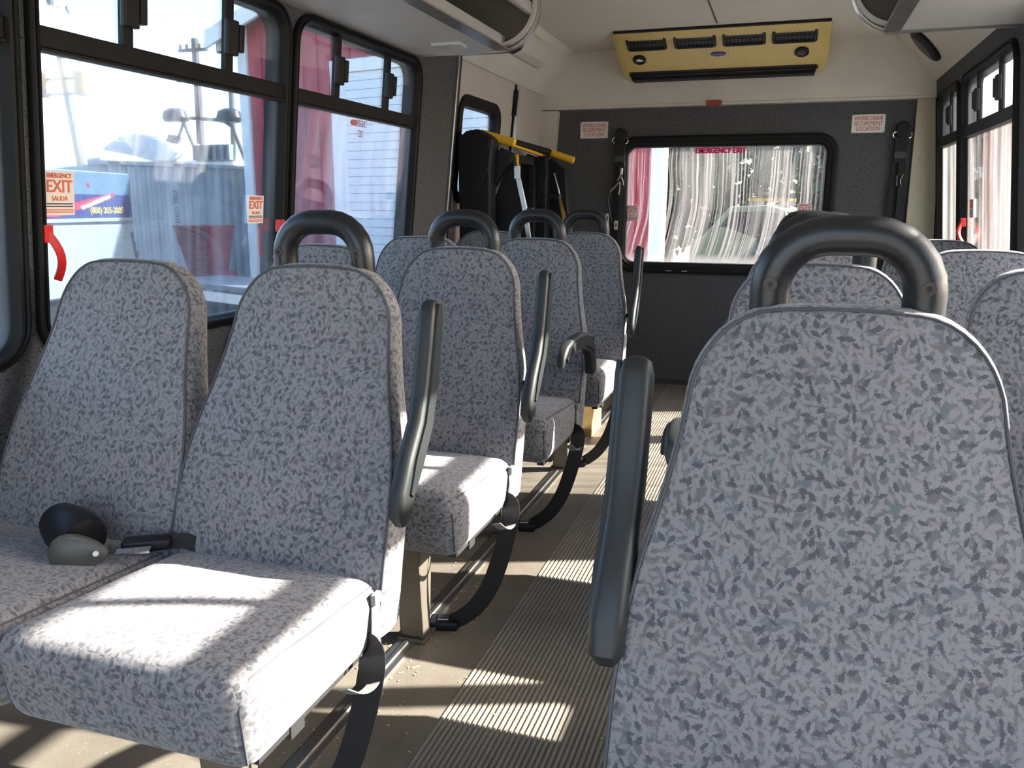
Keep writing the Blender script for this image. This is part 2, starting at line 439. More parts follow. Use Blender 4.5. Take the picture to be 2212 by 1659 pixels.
# ceiling and coves
cl = struct('ceiling')
MB().box(-1.36, .53, Y0, 5.46, 2.09, 2.15).build('ceiling_panel', 'ceil', cl, 0)
MB().box(-.425, -.418, Y0, 4.72, 2.087, 2.092).build('ceiling_seam', 'frame_grey', cl, 0)
MY = lambda a, b, d: Vector((a, d, b))
tr = MB().prism([(-1.335, 2.092), (-1.53, 1.835), (-1.66, 1.835), (-1.66, 1.88), (-1.40, 2.16), (-1.335, 2.16)], MY, Y0, 5.46).build('trim_1', 'ceil', None, 0); tr['kind'] = 'structure'
tr = MB().prism([(.497, 2.092), (.737, 1.842), (.88, 1.842), (.88, 1.90), (.57, 2.16), (.497, 2.16)], MY, Y0, 5.46).build('trim_2', 'ceil', None, 0); tr['kind'] = 'structure'
# sloping header over the rear wall
hd = [(-1.62, 1.76), (.78, 1.76), (.78, 1.845), (.735, 1.845), (.497, 2.095), (-1.334, 2.095), (-1.53, 1.835), (-1.62, 1.835)]
tr = MB().prism(hd, MY, 5.335, 5.45).build('trim_3', 'cream', None, 0); tr['kind'] = 'structure'
tr = MB().box(-1.62, .78, 5.33, 5.40, 1.75, 1.764).build('trim_4', 'cream', None, 0, bevel=.003); tr['kind'] = 'structure'
# corner pillar right rear, riveted corner plate left rear
def riveted(name, poly, d0, d1, mat, rivets):
    o = MB().prism(poly, lambda a, b, d: Vector((a, 5.40-d, b)), d0, d1).build(name, mat, None, 0, bevel=.002); o['kind'] = 'structure'
    for a, b in rivets:
        MB().tube([(a, 5.40-d1, b), (a, 5.40-d1-.003, b)], lambda i: .007-.003*i, 8).build('rivet', 'pillar', o)
riveted('trim_5', [(.665, 0), (.87, 0), (.77, 1.75), (.655, 1.75)], 0, .03, 'pillar', [(.69, 1.62), (.735, 1.62), (.69, 1.42), (.74, 1.42), (.70, 1.05), (.79, 1.05), (.70, .8)])
riveted('trim_6', [(-1.60, 1.47), (-1.465, 1.47), (-1.445, 1.745), (-1.585, 1.745)], 0, .06, 'cream', [(-1.565, 1.71), (-1.475, 1.71), (-1.57, 1.64), (-1.475, 1.63), (-1.575, 1.57), (-1.48, 1.56)])

# ------------------------------------------------------------------ windows
PROF = [(0, -.01), (0, .014), (.004, .020), (.009, .021), (.013, .013), (.016, .013), (.019, .018), (.025, .016), (.028, .004), (.033, -.003), (.036, -.016), (.030, -.062), (.006, -.062)]
def frame(par, fn, cy, czz, hx, hy, r, prof=PROF, mat='rubber', name='window_frame'):
    rings = []
    for ins, d in prof: rings.append([fn(cy+a, czz+b, d) for a, b in rrect(hx-ins, hy-ins, r-ins)])
    rings.append(rings[0])
    return MB().loops(rings).build(name, mat, par, 50)
nwin = 0
def window(fn, cy, hx, mull, glass, org, latches=True, vent='glass_vent'):
    global nwin; nwin += 1
    w = struct('window_%d' % nwin, org)
    frame(w, fn, cy, cz, hx, hz, .10)
    gz = 1.50
    MB().box(cy-hx+.03, cy+hx-.03, gz-.022, gz+.022, -.02, .008, fn).build('transom_bar', 'rubber', w, 0, bevel=.003)
    MB().box(cy-hx+.03, cy+hx-.03, gz-.030, gz-.024, -.02, .012, fn).build('transom_lip', 'rubber', w, 0)
    gp = [(cy+a, cz+b) for a, b in rrect(hx-.030, hz-.030, .07)]
    lowp = [p for p in gp if p[1] < gz-.02] + [(cy-hx+.030, gz-.01), (cy+hx-.030, gz-.01)]
    upp = [p for p in gp if p[1] > gz+.02] + [(cy-hx+.030, gz+.01), (cy+hx-.030, gz+.01)]
    def srt(P):
        mx = sum(p[0] for p in P)/len(P); my = sum(p[1] for p in P)/len(P)
        return sorted(P, key=lambda p: math.atan2(p[1]-my, p[0]-mx))
    MB().prism(srt(lowp), fn, -.012, -.008).build('pane', glass, w, 0)
    us = sorted(mull); up = srt(upp)
    MB().prism(up, fn, -.012, -.008).build('vent_pane', vent, w, 0)
    for i, m in enumerate(us):
        MB().box(m-.016, m+.016, gz+.02, WZ1-.032, -.016, .002, fn).build('mullion', 'rubber', w, 0, bevel=.002)
        if latches:
            sgn = 1 if i == 0 else -1
            lt = MB().box(m-.024, m+.026, 1.565, 1.66, -.002, .014, fn).build('vent_latch', 'black', w, 0, bevel=.004)
            MB().box(m+.028, m+.05, 1.578, 1.652, -.004, .016, fn).build('latch_step', 'black', lt, 0, bevel=.003)
    return w
def lever(w, fn, y, flip):
    pts = []
    for i in range(9):
        t = i/8; pts.append(fn(y + flip*(.0+.028*math.sin(t*1.5)), 1.085-.11*t, .012+.022*math.sin(PI*t)))
    MB().sweep(pts, lambda i: [(-.009, -.006), (.009, -.006), (.009, .006), (-.009, .006)]).build('release_lever', 'red', w, 30, bevel=.002)
    MB().box(y-.012, y+.012, 1.06, 1.10, .0, .022, fn).build('lever_bracket', 'red', w, 0, bevel=.003)
WL = []
for c in LEFTW:
    WL.append(window(ML, c, .49, [c-.195, c+.195], 'glass_left', (-1.6, c, WZ0)))
lever(WL[1], ML, 1.470, 1); lever(WL[1], ML, 2.395, -1)
WR = []
for c, h in RIGHTW:
    mm = {1.825: [c-.135], 2.675: [c-.23], 4.925: [c-.02]}.get(c, [c-.20, c+.205])
    WR.append(window(MR, c, h, mm, 'glass_right' if c > 3 else 'glass_clean', (.8, c, WZ0), c > 3, 'glass_vent' if c > 3 else 'glass_clean'))
lever(WR[3], MR, 4.50, -1)
# rear window
rw = struct('window_%d' % (nwin+1), (RWX, 5.4, RWZ-RHZ))
frame(rw, MREAR, RWX, RWZ, RHX, RHZ, .12, [(0, -.01), (0, .02), (.012, .028), (.03, .026), (.034, .018), (.05, .018), (.055, .012), (.066, .008), (.07, -.03), (.05, -.05), (.01, -.05)])
MB().prism([(RWX+a, RWZ+b) for a, b in rrect(RHX-.06, RHZ-.06, .07)], MREAR, -.024, -.020).build('pane', 'glass_rear', rw, 0)
for xx in (-.72, -.62): MB().box(xx, xx+.035, RWZ-RHZ+.014, RWZ-RHZ+.018, .026, .030, MREAR).build('frame_clip', 'steel', rw, 0)

# stickers on the glass
def exit_sticker(fn, y, z, w, h, sgn, d, label, group=None, full=True):
    """sgn: +1 when the wall axis runs left to right as seen from inside"""
    c = fn(y, z, d); t = thing('exit_sticker', tuple(c), label, 'sticker', group)
    MB().box(y-w/2, y+w/2, z-h/2, z+h/2, d, d+.0008, fn).build('sticker_sheet', 'sticker', t, 0)
    rt = (fn(y+.1, z, d)-fn(y, z, d))*sgn; up = fn(y, z+.1, d)-fn(y, z, d); o = lambda f: fn(y, z+f*h, d+.0015)
    text('lettering', 'EMERGENCY', h*.15, o(.40), rt, up, 'stickred', t, xs=.95*w/h, bold=.0003)
    text('lettering', 'EXIT', h*.40, o(.15), rt, up, 'stickred', t, xs=1.05*w/h, bold=.0006)
    text('lettering', 'SALIDA', h*.16, o(-.12), rt, up, 'stickred', t, xs=w/h)
    for f, wd, mt in ((-.24, .86, 'ink'), (-.30, .86, 'ink'), (-.38, .9, 'stickred'), (-.43, .9, 'stickred')):
        MB().box(y-w*wd/2, y+w*wd/2, z+f*h-h*.014, z+f*h+h*.014, d+.001, d+.0018, fn).build('print_line', mt, t, 0)
    return t
exit_sticker(ML, 1.528, 1.170, .085, .098, 1, -.0070, 'emergency exit sticker beside the red lever at the front end of the large left window')
exit_sticker(ML, 2.283, 1.132, .082, .086, 1, -.0070, 'emergency exit sticker at the rear end of the large left window')
exit_sticker(MREAR, -.962, 1.105, .085, .10, 1, -.019, 'faded exit sticker at the left edge of the rear window')
exit_sticker(MREAR, .095, 1.12, .085, .10, 1, -.019, 'faded exit sticker at the right edge of the rear window')
exit_sticker(MR, 4.40, 1.145, .09, .085, -1, -.0070, 'pale exit sticker on the rightmost window in view')
t = thing('exit_decal', tuple(ML(2.96, 1.44, -.007)), 'red emergency exit decal with arrow on the second left window', 'sticker')
text('lettering', 'EMERGENCY', .036, ML(2.962, 1.452, -.0165), (0, 1, 0), (0, 0, 1), 'stickred', t, xs=.45)
text('lettering', 'EXIT', .038, ML(2.962, 1.414, -.0165), (0, 1, 0), (0, 0, 1), 'stickred', t, xs=.5)
MB().prism([(2.855, 1.450), (2.870, 1.461), (2.905, 1.461), (2.905, 1.440), (2.870, 1.440)], ML, -.0070, -.0064).build('arrow', 'stickred', t, 0)
t = thing('exit_decal', (-.42, 5.415, 1.51), 'bright pink emergency exit lettering along the top of the rear window', 'sticker')
for dx in (0, .006): text('lettering', 'EMERGENCY EXIT', .046, (-.425+dx, 5.4185-dx*.1, 1.488), (1, 0, 0), (0, 0, 1), 'hotpink', t, xs=.82, bold=.0012)

# wheelchair lift doors (left rear)
dr = struct('door_1', (-1.6, 4.6, 0))
MD = lambda y, z, d: ML(y, z, d-.02)
plate('door_leaf', [(3.87, .01), (4.765, .01), (4.765, 1.85), (3.87, 1.85)], [rect_at(4.235, 1.425, .275, .235, .07)], MD, 0, -.05, 'door_white', dr)
plate('door_leaf', [(4.815, .01), (5.42, .01), (5.42, 1.85), (4.815, 1.85)], [], MD, 0, -.05, 'door_white', dr)
wf = frame(dr, MD, 4.235, 1.425, .305, .265, .10, [(0, -.01), (0, .012), (.012, .02), (.03, .018), (.04, .008), (.055, .004), (.058, -.03), (.02, -.05)], name='door_window_frame')
MB().prism([(4.235+a, 1.425+b) for a, b in rrect(.26, .22, .06)], MD, -.024, -.02).build('pane', 'glass_vent', wf, 0)
MB().box(3.835, 3.872, 0, 1.85, -.05, .006, ML).build('door_seal', 'rubber', dr, 0)
MB().box(3.815, 3.835, 0, 1.84, -.01, .016, ML).build('edge_trim', 'steel', dr, 0, bevel=.004)
for y in (4.778, 4.80):
    MB().tube([MD(y, .1, .016), MD(y, 1.82, .016)], .008, 8).build('latch_rod', 'steel', dr)
MB().box(4.765, 4.815, .01, 1.85, -.04, .0, MD).build('door_seal', 'rubber', dr, 0)
MB().box(4.752, 4.768, 1.66, 1.80, 0, .025, MD).build('rod_guide', 'black', dr, 0)
MB().box(3.86, 5.42, -.05, .02, -.07, .02, ML).build('door_sill', 'alu', dr, 0)

# ------------------------------------------------------------------ overhead racks
def rack(s, xin, xw, yend, label):
    # s=+1: left rack, s=-1: right rack; xin inner edge, xw wall edge
    t = thing('luggage_rack', ((xin+xw)/2, 1.1, 1.76), label, 'luggage rack', 'overhead luggage racks')
    sg = 1 if xin > xw else -1; X = lambda d: xw + sg*d            # d from the wall
    W = abs(xin-xw)
    MB().box(min(X(0), X(W-.13)), max(X(0), X(W-.13)), Y0, yend, 1.762, 1.774).build('shelf_panel', 'rackpanel', t, 0)
    MB().box(min(X(W-.145), X(W-.13)), max(X(W-.145), X(W-.13)), Y0, yend-.01, 1.762, 1.815).build('shelf_lip', 'rackpanel', t, 0, bevel=.004)
    MB().box(min(X(W-.165), X(W-.105)), max(X(W-.165), X(W-.105)), Y0, yend-.01, 1.757, 1.763).build('lip_moulding', 'alu', t, 0, bevel=.002)
    MB().box(min(X(W-.035), X(W-.01)), max(X(W-.035), X(W-.01)), Y0, yend, 1.885, 1.93).build('front_rail', 'rackpanel', t, 0, bevel=.006)
    prof = [(X(0), 1.765)] + [(X(W-.15), 1.765)]
    for i in range(1, 10):
        a = -PI/2 + PI/2*i/9; prof.append((X(W-.15)+sg*.15*math.cos(a), 1.915+.15*math.sin(a)))
    prof.append((X(W), 2.088))
    pp = MB(); pl = [(X(0), 1.765)] + prof[1:] + [(X(.18), 2.088), (X(0), 1.84)]
    pp.prism(pl, MY, yend-.012, yend-.004).build('end_panel', 'rackdark', t, 0)
    MB().sweep([(a, yend+.002, b) for a, b in prof], lambda i: [(-.013, -.012), (.013, -.012), (.013, .004), (.006, .012), (-.006, .012), (-.013, .004)], up=(0, 1, 0)).build('end_trim', 'alu', t, 40)
    MB().sweep([(a-sg*.0, yend-.03, b+.012) for a, b in prof], lambda i: [(-.016, -.006), (.016, -.006), (.016, .006), (-.016, .006)], up=(0, 1, 0)).build('end_flange', 'rackpanel', t, 40)
    return t
r1 = rack(1, -1.0, -1.538, 3.36, 'aluminium trimmed overhead luggage rack along the left wall above the windows')
MB().box(-1.36, -1.24, 3.13, 3.21, 1.752, 1.764).build('reading_light', 'lens', r1, 0, bevel=.004)
r2 = rack(-1, .17, .745, 3.40, 'aluminium trimmed overhead luggage rack at the top right corner of the view')

# dome light in the left cove, loudspeaker in the right cove
nl = Vector((.795, 0, -.605)); al = Vector((-.605, 0, -.795))     # cove normal (inwards) and down-slope direction, left
def cove_l(a, y, d): return Vector((-1.335, y, 2.09)) + al*a + nl*d
dl = thing('cove_light', tuple(cove_l(.13, 4.5, 0)), 'white moulded lamp housing with a black end in the left ceiling cove', 'light')
sec = [(.045, 0), (.055, .03), (.085, .05), (.145, .05), (.185, .03), (.20, 0)]
MB().prism(sec, lambda a, d, y: cove_l(a, y, d), 4.36, 4.84).build('lamp_cover', 'cream', dl, 0, bevel=.006)
MB().prism([(a, d*1.05) for a, d in sec], lambda a, d, y: cove_l(a, y, d), 4.20, 4.358).build('end_cap', 'black', dl, 0, bevel=.006)
nr = Vector((-.721, 0, -.693)); ar = Vector((.693, 0, -.721))
def cove_r(a, y, d): return Vector((.497, y, 2.09)) + ar*a + nr*d
sp = thing('loudspeaker', tuple(cove_r(.17, 4.9, 0)), 'black oval loudspeaker grille in the right ceiling cove', 'loudspeaker')
def oval(mb, fn, ca, cy, ra, ry, prof, n=28):
    rings = [[fn(ca+(ra-i)*math.cos(2*PI*q/n), cy+(ry-i)*math.sin(2*PI*q/n), d) for q in range(n)] for i, d in prof]
    return mb.loops(rings, True, True, True)
oval(MB(), cove_r, .17, 4.93, .105, .10, [(0, 0), (0, .012), (.008, .020), (.03, .024)]).build('grille', 'black', sp, 40)
oval(MB(), cove_r, .17, 4.93, .07, .065, [(0, .024), (0, .027), (.02, .030)]).build('cone_ring', 'satin_black', sp, 40)
ms = thing('cove_bracket', tuple(cove_r(.06, 4.45, 0)), 'small clear plastic bracket on the right ceiling cove', 'bracket')
MB().box(.03, .10, 4.40, 4.47, 0, .006, cove_r).build('bracket_plate', 'lens', ms, 0, bevel=.002)
MB().box(.045, .065, 4.41, 4.46, .006, .02, cove_r).build('bracket_tab', 'lens', ms, 0, bevel=.002)

# ------------------------------------------------------------------ air conditioner
ac = thing('air_conditioner', (-.41, 5.1, 1.9), 'cream yellow air conditioner with four black vents above the rear window', 'air conditioner')
fdir = Vector((0, .907, -.421)); fn_ = Vector((0, -.421, -.907))   # down the face; outwards
AT = Vector((0, 4.815, 2.105))
def acf(x, s, d): return AT + Vector((x, 0, 0)) + fdir*s + fn_*d
def acprof(k): # outline of a cross-section, in (y,z); k shrinks towards the ends
    return [(4.83, 2.09), (4.79, 2.088), (4.83, 2.062)] + [(p.y, p.z) for p in (acf(0, .10, .012), acf(0, .28, .014), acf(0, .345, .022), acf(0, .385, .014), acf(0, .402, -.012))] + [(5.25, 1.905), (5.334, 1.905), (5.334, 2.09)]
secs = []
for x, k in ((-1.015, .86), (-1.005, .95), (-.985, .99), (-.96, 1), (-.5, 1), (.1, 1), (.125, .99), (.145, .95), (.155, .86)):
    cy0, cz0 = 5.334, 2.09
    e = {.86: .80, .95: .88, .99: .95, 1: 1}[k]; pr = acprof(k)
    pr = [(a, b) if i < 3 else (4.815+(a-4.815)*e if i < 9 else a, 2.105+(b-2.105)*e if i < 10 else b) for i, (a, b) in enumerate(pr)]
    secs.append([Vector((x, cy0+(a-cy0)*k, cz0+(b-cz0)*k)) for a, b in pr])
MB().loops(secs, True, True, True).build('housing', 'acyellow', ac, 30)
MB().box(-.985, .145, 4.772, 4.80, 2.078, 2.094).build('top_seal', 'rubber', ac, 0, bevel=.004)
MB().box(-.955, .09, .396, .41, -.03, .008, acf).build('return_slot', 'black', ac, 0)
MB().box(-.96, .096, .404, .474, -.05, .004, acf).build('lower_grille', 'black', ac, 0, bevel=.003)
MB().box(-.955, .09, 5.235, 5.335, 1.893, 1.906).build('bottom_seal', 'rubber', ac, 0, bevel=.003)
MB().box(-.965, .105, .432, .436, -.02, .010, acf).build('slot_blade', 'frame_grey', ac, 0)
for (x0, x1) in ((-.933, -.71), (-.668, -.44), (-.405, -.178), (-.146, .085)):
    cx, hx = (x0+x1)/2, (x1-x0)/2; s0, hs = .096, .081
    rings = [[acf(cx+a, s0+b, d) for a, b in rrect(hx-i, hs-i, .018-i*.4, 4)] for i, d in ((0, .006), (0, .020), (.005, .024), (.016, .023), (.018, .0155))]
    v = MB().loops(rings, True, True, True).build('vent', 'black', ac, 30)
    for k in range(9):
        xx = cx-hx+.03+k*(2*hx-.06)/8
        MB().box(xx-.0015, xx+.0015, s0-hs+.018, s0+hs-.018, .0155, .021, acf).build('louver', 'frame_grey', v, 0)
    for k in (-.022, .022): MB().box(cx-hx+.02, cx+hx-.02, s0+k-.002, s0+k+.002, .0155, .019, acf).build('crossbar', 'frame_grey', v, 0)
for nm, cx, mt in (('dial', -.88, 'black'), ('knob', .011, 'frame_grey')):
    k = oval(MB(), lambda a, y, d: acf(y, a, d), .262, cx, .042, .038, [(0, .008), (0, .022), (.006, .026), (.012, .020)]).build(nm, 'black', ac, 30)
    if nm == 'knob': oval(MB(), lambda a, y, d: acf(y, a, d), .262, cx, .030, .027, [(0, .018), (0, .024), (.006, .027)]).build('cap', 'frame_grey', k, 30)
    else: MB().prism([(cx-.022, .262), (cx, .246), (cx+.024, .268), (cx-.002, .272)], acf, .019, .024).build('pointer', 'sign', k, 0)
bd = oval(MB(), lambda a, y, d: acf(y, a, d), .246, -.434, .020, .043, [(0, .008), (0, .016), (.003, .019)]).build('badge', 'logo', ac, 30)
text('lettering', 'Carrier', .022, acf(-.434, .246, .0196), (1, 0, 0), -fdir, 'logotext', bd, xs=.9)
for xx in (-.492, -.376): MB().box(xx-.0015, xx+.0015, .19, .345, .010, .0165, acf).build('panel_joint', 'pillar', ac, 0)
for xx in (-.90, -.60, -.27, .02): MB().box(xx-.006, xx+.006, .006, .018, .0, .012, acf).build('clip', 'black', ac, 0)

# red lamp lens and the two signs on the rear wall
t = tag(MB().box(-.515, -.425, 5.315, 5.33, 1.745, 1.775).build('marker_lamp', 'redlens', None, 0, bevel=.003), 'small dark red marker lamp under the white header above the rear window', 'lamp')
def wsign(cx, cz2, label):
    t = thing('wheelchair_sign', (cx, 5.40, cz2), label, 'sign')
    MB().box(cx-.09, cx+.09, 5.395, 5.399, cz2-.051, cz2+.051).build('sign_plate', 'sign', t, 0)
    for i, s in enumerate(('WHEELCHAIR', 'SECUREMENT', 'LOCATION')):
        text('lettering', s, .033, (cx, 5.3945, cz2+.029-.029*i), (1, 0, 0), (0, 0, 1), 'signred', t, xs=.76)
    for a in (-.085, .085):
        for b in (-.047, .047): MB().tube([(cx+a, 5.395, cz2+b), (cx+a, 5.391, cz2+b)], .004, 8).build('rivet', 'steel', t)
wsign(-1.217, 1.626, 'white wheelchair securement sign on the rear wall left of the window')
wsign(.408, 1.625, 'white wheelchair securement sign on the rear wall right of the window')

# shoulder belts hanging on the rear wall
def wallbelt(cx, label, zlow, extra):
    t = thing('shoulder_belt', (cx, 5.36, 1.6), label, 'seat belt', 'wheelchair shoulder belts on the rear wall')
    MB().prism([(cx+a, 1.585+b) for a, b in rrect(.034, .045, .03)], MREAR, 0, .05).build('anchor_cover', 'black', t, 0, bevel=.008)
    for s in (-1, 1):
        MB().tube([(cx+s*(.034+.016*math.sin(a)), 5.355, 1.555+.018*math.cos(a)) for a in [PI*i/6 for i in range(7)]], .004, 8).build('hook', 'chrome', t)
    MB().box(cx-.036, cx+.030, 1.40, 1.545, .01, .045, MREAR).build('retractor', 'webbing', t, 0, bevel=.006)
    MB().box(cx-.034, cx+.028, 1.425, 1.462, .045, .05, MREAR).build('retractor_label', 'frame_grey', t, 0)
    MB().strap([(cx-.005, 5.372, 1.41), (cx-.01, 5.365, 1.25), (cx-.012, 5.365, zlow)], .062, .004, (1, 0, 0)).build('strap', 'webbing', t, 0)
    MB().strap([(cx+.012, 5.36, 1.40), (cx+.022, 5.35, 1.2), (cx+.018, 5.35, zlow-.05)], .04, .004, (1, .3, 0)).build('strap', 'webbing', t, 0)
    return t
bl = wallbelt(-1.038, 'black shoulder belt hanging on the rear wall left of the window, with white tags', .86, True)
for a, b, c2, d2 in ((-1.02, 1.36, -1.045, 1.31), (-1.02, 1.33, -1.005, 1.28), (-1.035, 1.30, -1.09, 1.24), (-1.03, 1.30, -1.035, 1.22)):
    MB().tube([(a, 5.335, b), ((a+c2)/2+.004, 5.33, (b+d2)/2), (c2, 5.335, d2)], .005, 6).build('cord', 'greyweb', bl)
MB().tube([(-1.018, 5.335, 1.385), (-1.02, 5.33, 1.345)], .008, 8).build('cord', 'sign', bl)
MB().tube([(-1.09, 5.335, 1.24), (-1.10, 5.33, 1.18), (-1.082, 5.33, 1.08), (-1.06, 5.335, 1.03)], .005, 6).build('cord', 'webbing', bl)
for cx, z2 in ((-1.105, 1.075), (-1.048, 1.03)):
    MB().box(cx-.010, cx+.010, z2-.028, z2+.028, .05, .054, MREAR).build('tag', 'sign', bl, 0)
    MB().box(cx-.003, cx+.005, z2-.012, z2+.012, .054, .0545, MREAR).build('tag_print', 'ink', bl, 0)
br = wallbelt(.592, 'black shoulder belt hanging on the rear wall right of the window, with bent wire clip', .5, False)
MB().tube([(.585, 5.335, 1.33), (.585, 5.332, 1.27)], .005, 6).build('clip', 'chrome', br)
MB().tube([(.617, 5.335, 1.335), (.603, 5.332, 1.30), (.613, 5.335, 1.265)], .005, 6).build('clip', 'chrome', br)

# ------------------------------------------------------------------ double seats
def backrest_mesh(cx):
    hws = [(.36, .228), (.47, .232), (.6, .230), (.7, .218), (.8, .191), (.88, .175), (.95, .168), (1.05, .168)]
    fys = [(.36, -.262), (.47, -.243), (.6, -.200), (.75, -.136), (.9, -.068), (1.0, -.034), (1.06, -.018)]
    ths = [(.36, .115), (.6, .105), (.85, .080), (1.05, .050)]
    def itp(T, z):
        if z <= T[0][0]: return T[0][1]
        for (a, b), (c, d) in zip(T, T[1:]):
            if z <= c:
                k = (z-a)/(c-a); return b+(d-b)*k
        return T[-1][1]
    sm = lambda T, z: (itp(T, z-.03)+itp(T, z)+itp(T, z+.03))/3
    nu, nv = 26, 26; zb = .37; rc = .088; zt = 1.023; H = .168
    us = [math.sin(PI/2*(-1+2*i/nu)) for i in range(nu+1)]
    def top(u):
        ax = abs(u)*H; d = 0 if ax < H-rc else rc-math.sqrt(max(0, rc*rc-(ax-(H-rc))**2))
        return zt - d - .016*u*u
    def P(u, v, back=False):
        z = zb+(top(u)-zb)*v; x = u*sm(hws, z)
        e = max(abs(u), v if v > .9 else 0)
        y = sm(fys, z) - .012*(1-u*u)
        if back: y = sm(fys, z)+sm(ths, z); x *= .965; z = z-.006*v
        return Vector((x+cx, y, z))
    vsn = [i/nv for i in range(nv+1)]; vsn[-2] = .975
    F = [[P(u, v) for v in vsn] for u in us]; B = [[P(u, v, True) for v in vsn] for u in us]
    mb = MB(); idx = lambda i, j: i*(nv+1)+j
    q = [(idx(i, j), idx(i+1, j), idx(i+1, j+1), idx(i, j+1)) for i in range(nu) for j in range(nv)]
    mb.add([p for r in F for p in r], q); mb.add([p for r in B for p in r], [t[::-1] for t in q])
    bidx = [(0, j) for j in range(nv)] + [(i, nv) for i in range(nu)] + [(nu, nv-j) for j in range(nv)] + [(nu-i, 0) for i in range(nu)]
    fb = [F[i][j] for i, j in bidx]; bb = [B[i][j] for i, j in bidx]; n = len(fb)
    rings = [fb]; cen = Vector((cx, 0, .7))
    nrm = []
    for k in range(n):
        t = fb[(k+1) % n]-fb[k-1]; nn = Vector((t.z, 0, -t.x))
        if nn.dot(Vector((fb[k].x-cx, 0, fb[k].z-.72))) < 0: nn = -nn
        nrm.append(nn.normalized())
    for g, o in ((.12, .008), (.35, .013), (.65, .012), (.9, .006)):
        rings.append([fb[k].lerp(bb[k], g) + nrm[k]*(o*(1-.15*max(0, nrm[k].z))) for k in range(n)])
    rings.append(bb)
    mb.loops(rings)
    pip = [fb[k] + nrm[k]*.004 + Vector((0, .0015, 0)) for k in range(nv+nu+nv+1)]
    return mb, pip
def cushion_mesh(cx):
    x0, x1, y0, y1, z0, z1 = -.229, .229, -.655, -.20, .345, .487
    def fn(x, y, z):
        u = x/.229; v = (y-y0)/(y1-y0); t = (z-z0)/(z1-z0)
        z2 = z + t*(.024*(1-v) - .014*v + .012*(1-u*u)*(1-(2*v-1)**2))
        y2 = y + (1-t)*.02*(1-v)
        return Vector((x+cx, y2, z2))
    mb = rbox(MB(), x0, x1, y0, y1, z0, z1, .042, fn, 8, 4)
    seams = []
    for s in (-1, 1):
        pts = []
        xx = s*.2205
        pts += [fn(s*.2165, y0+.0125, z0+.02), fn(s*.2165, y0+.0125, z0+.06), fn(s*.2165, y0+.0125, z1-.045), fn(s*.2165, y0+.022, z1-.022), fn(s*.2165, y0+.046, z1-.0125)]
        for i in range(1, 9): pts.append(fn(s*.2165, y0+.046+(y1-y0-.07)*i/8, z1-.0125))
        seams.append(pts)
    return mb, seams
def arm_paths(down, s):
    if down == 2:
        p = [(-.190, .585), (-.197, .620), (-.220, .660), (-.25, .690), (-.29, .705), (-.33, .712), (-.36, .712), (-.385, .704), (-.40, .688), (-.405, .668)]
        w = [.026, .032, .034, .032, .030, .028, .026, .026, .022, .012]
    elif down:
        p = [(-.205, .575), (-.212, .615), (-.235, .655), (-.28, .690), (-.35, .708), (-.44, .715), (-.53, .714), (-.585, .704), (-.615, .684), (-.622, .662)]
        w = [.030, .036, .036, .034, .031, .028, .026, .026, .022, .012]
    else:
        p = [(-.212, .583), (-.217, .600), (-.207, .636), (-.172, .688), (-.128, .748), (-.102, .815), (-.083, .888), (-.070, .945), (-.066, .966), (-.064, .972)]
        w = [.014, .027, .031, .032, .030, .029, .028, .027, .019, .008]
        if s < 0: p = [(a+.030, .605+(b-.583)*.90) for a, b in p]
    return p, w
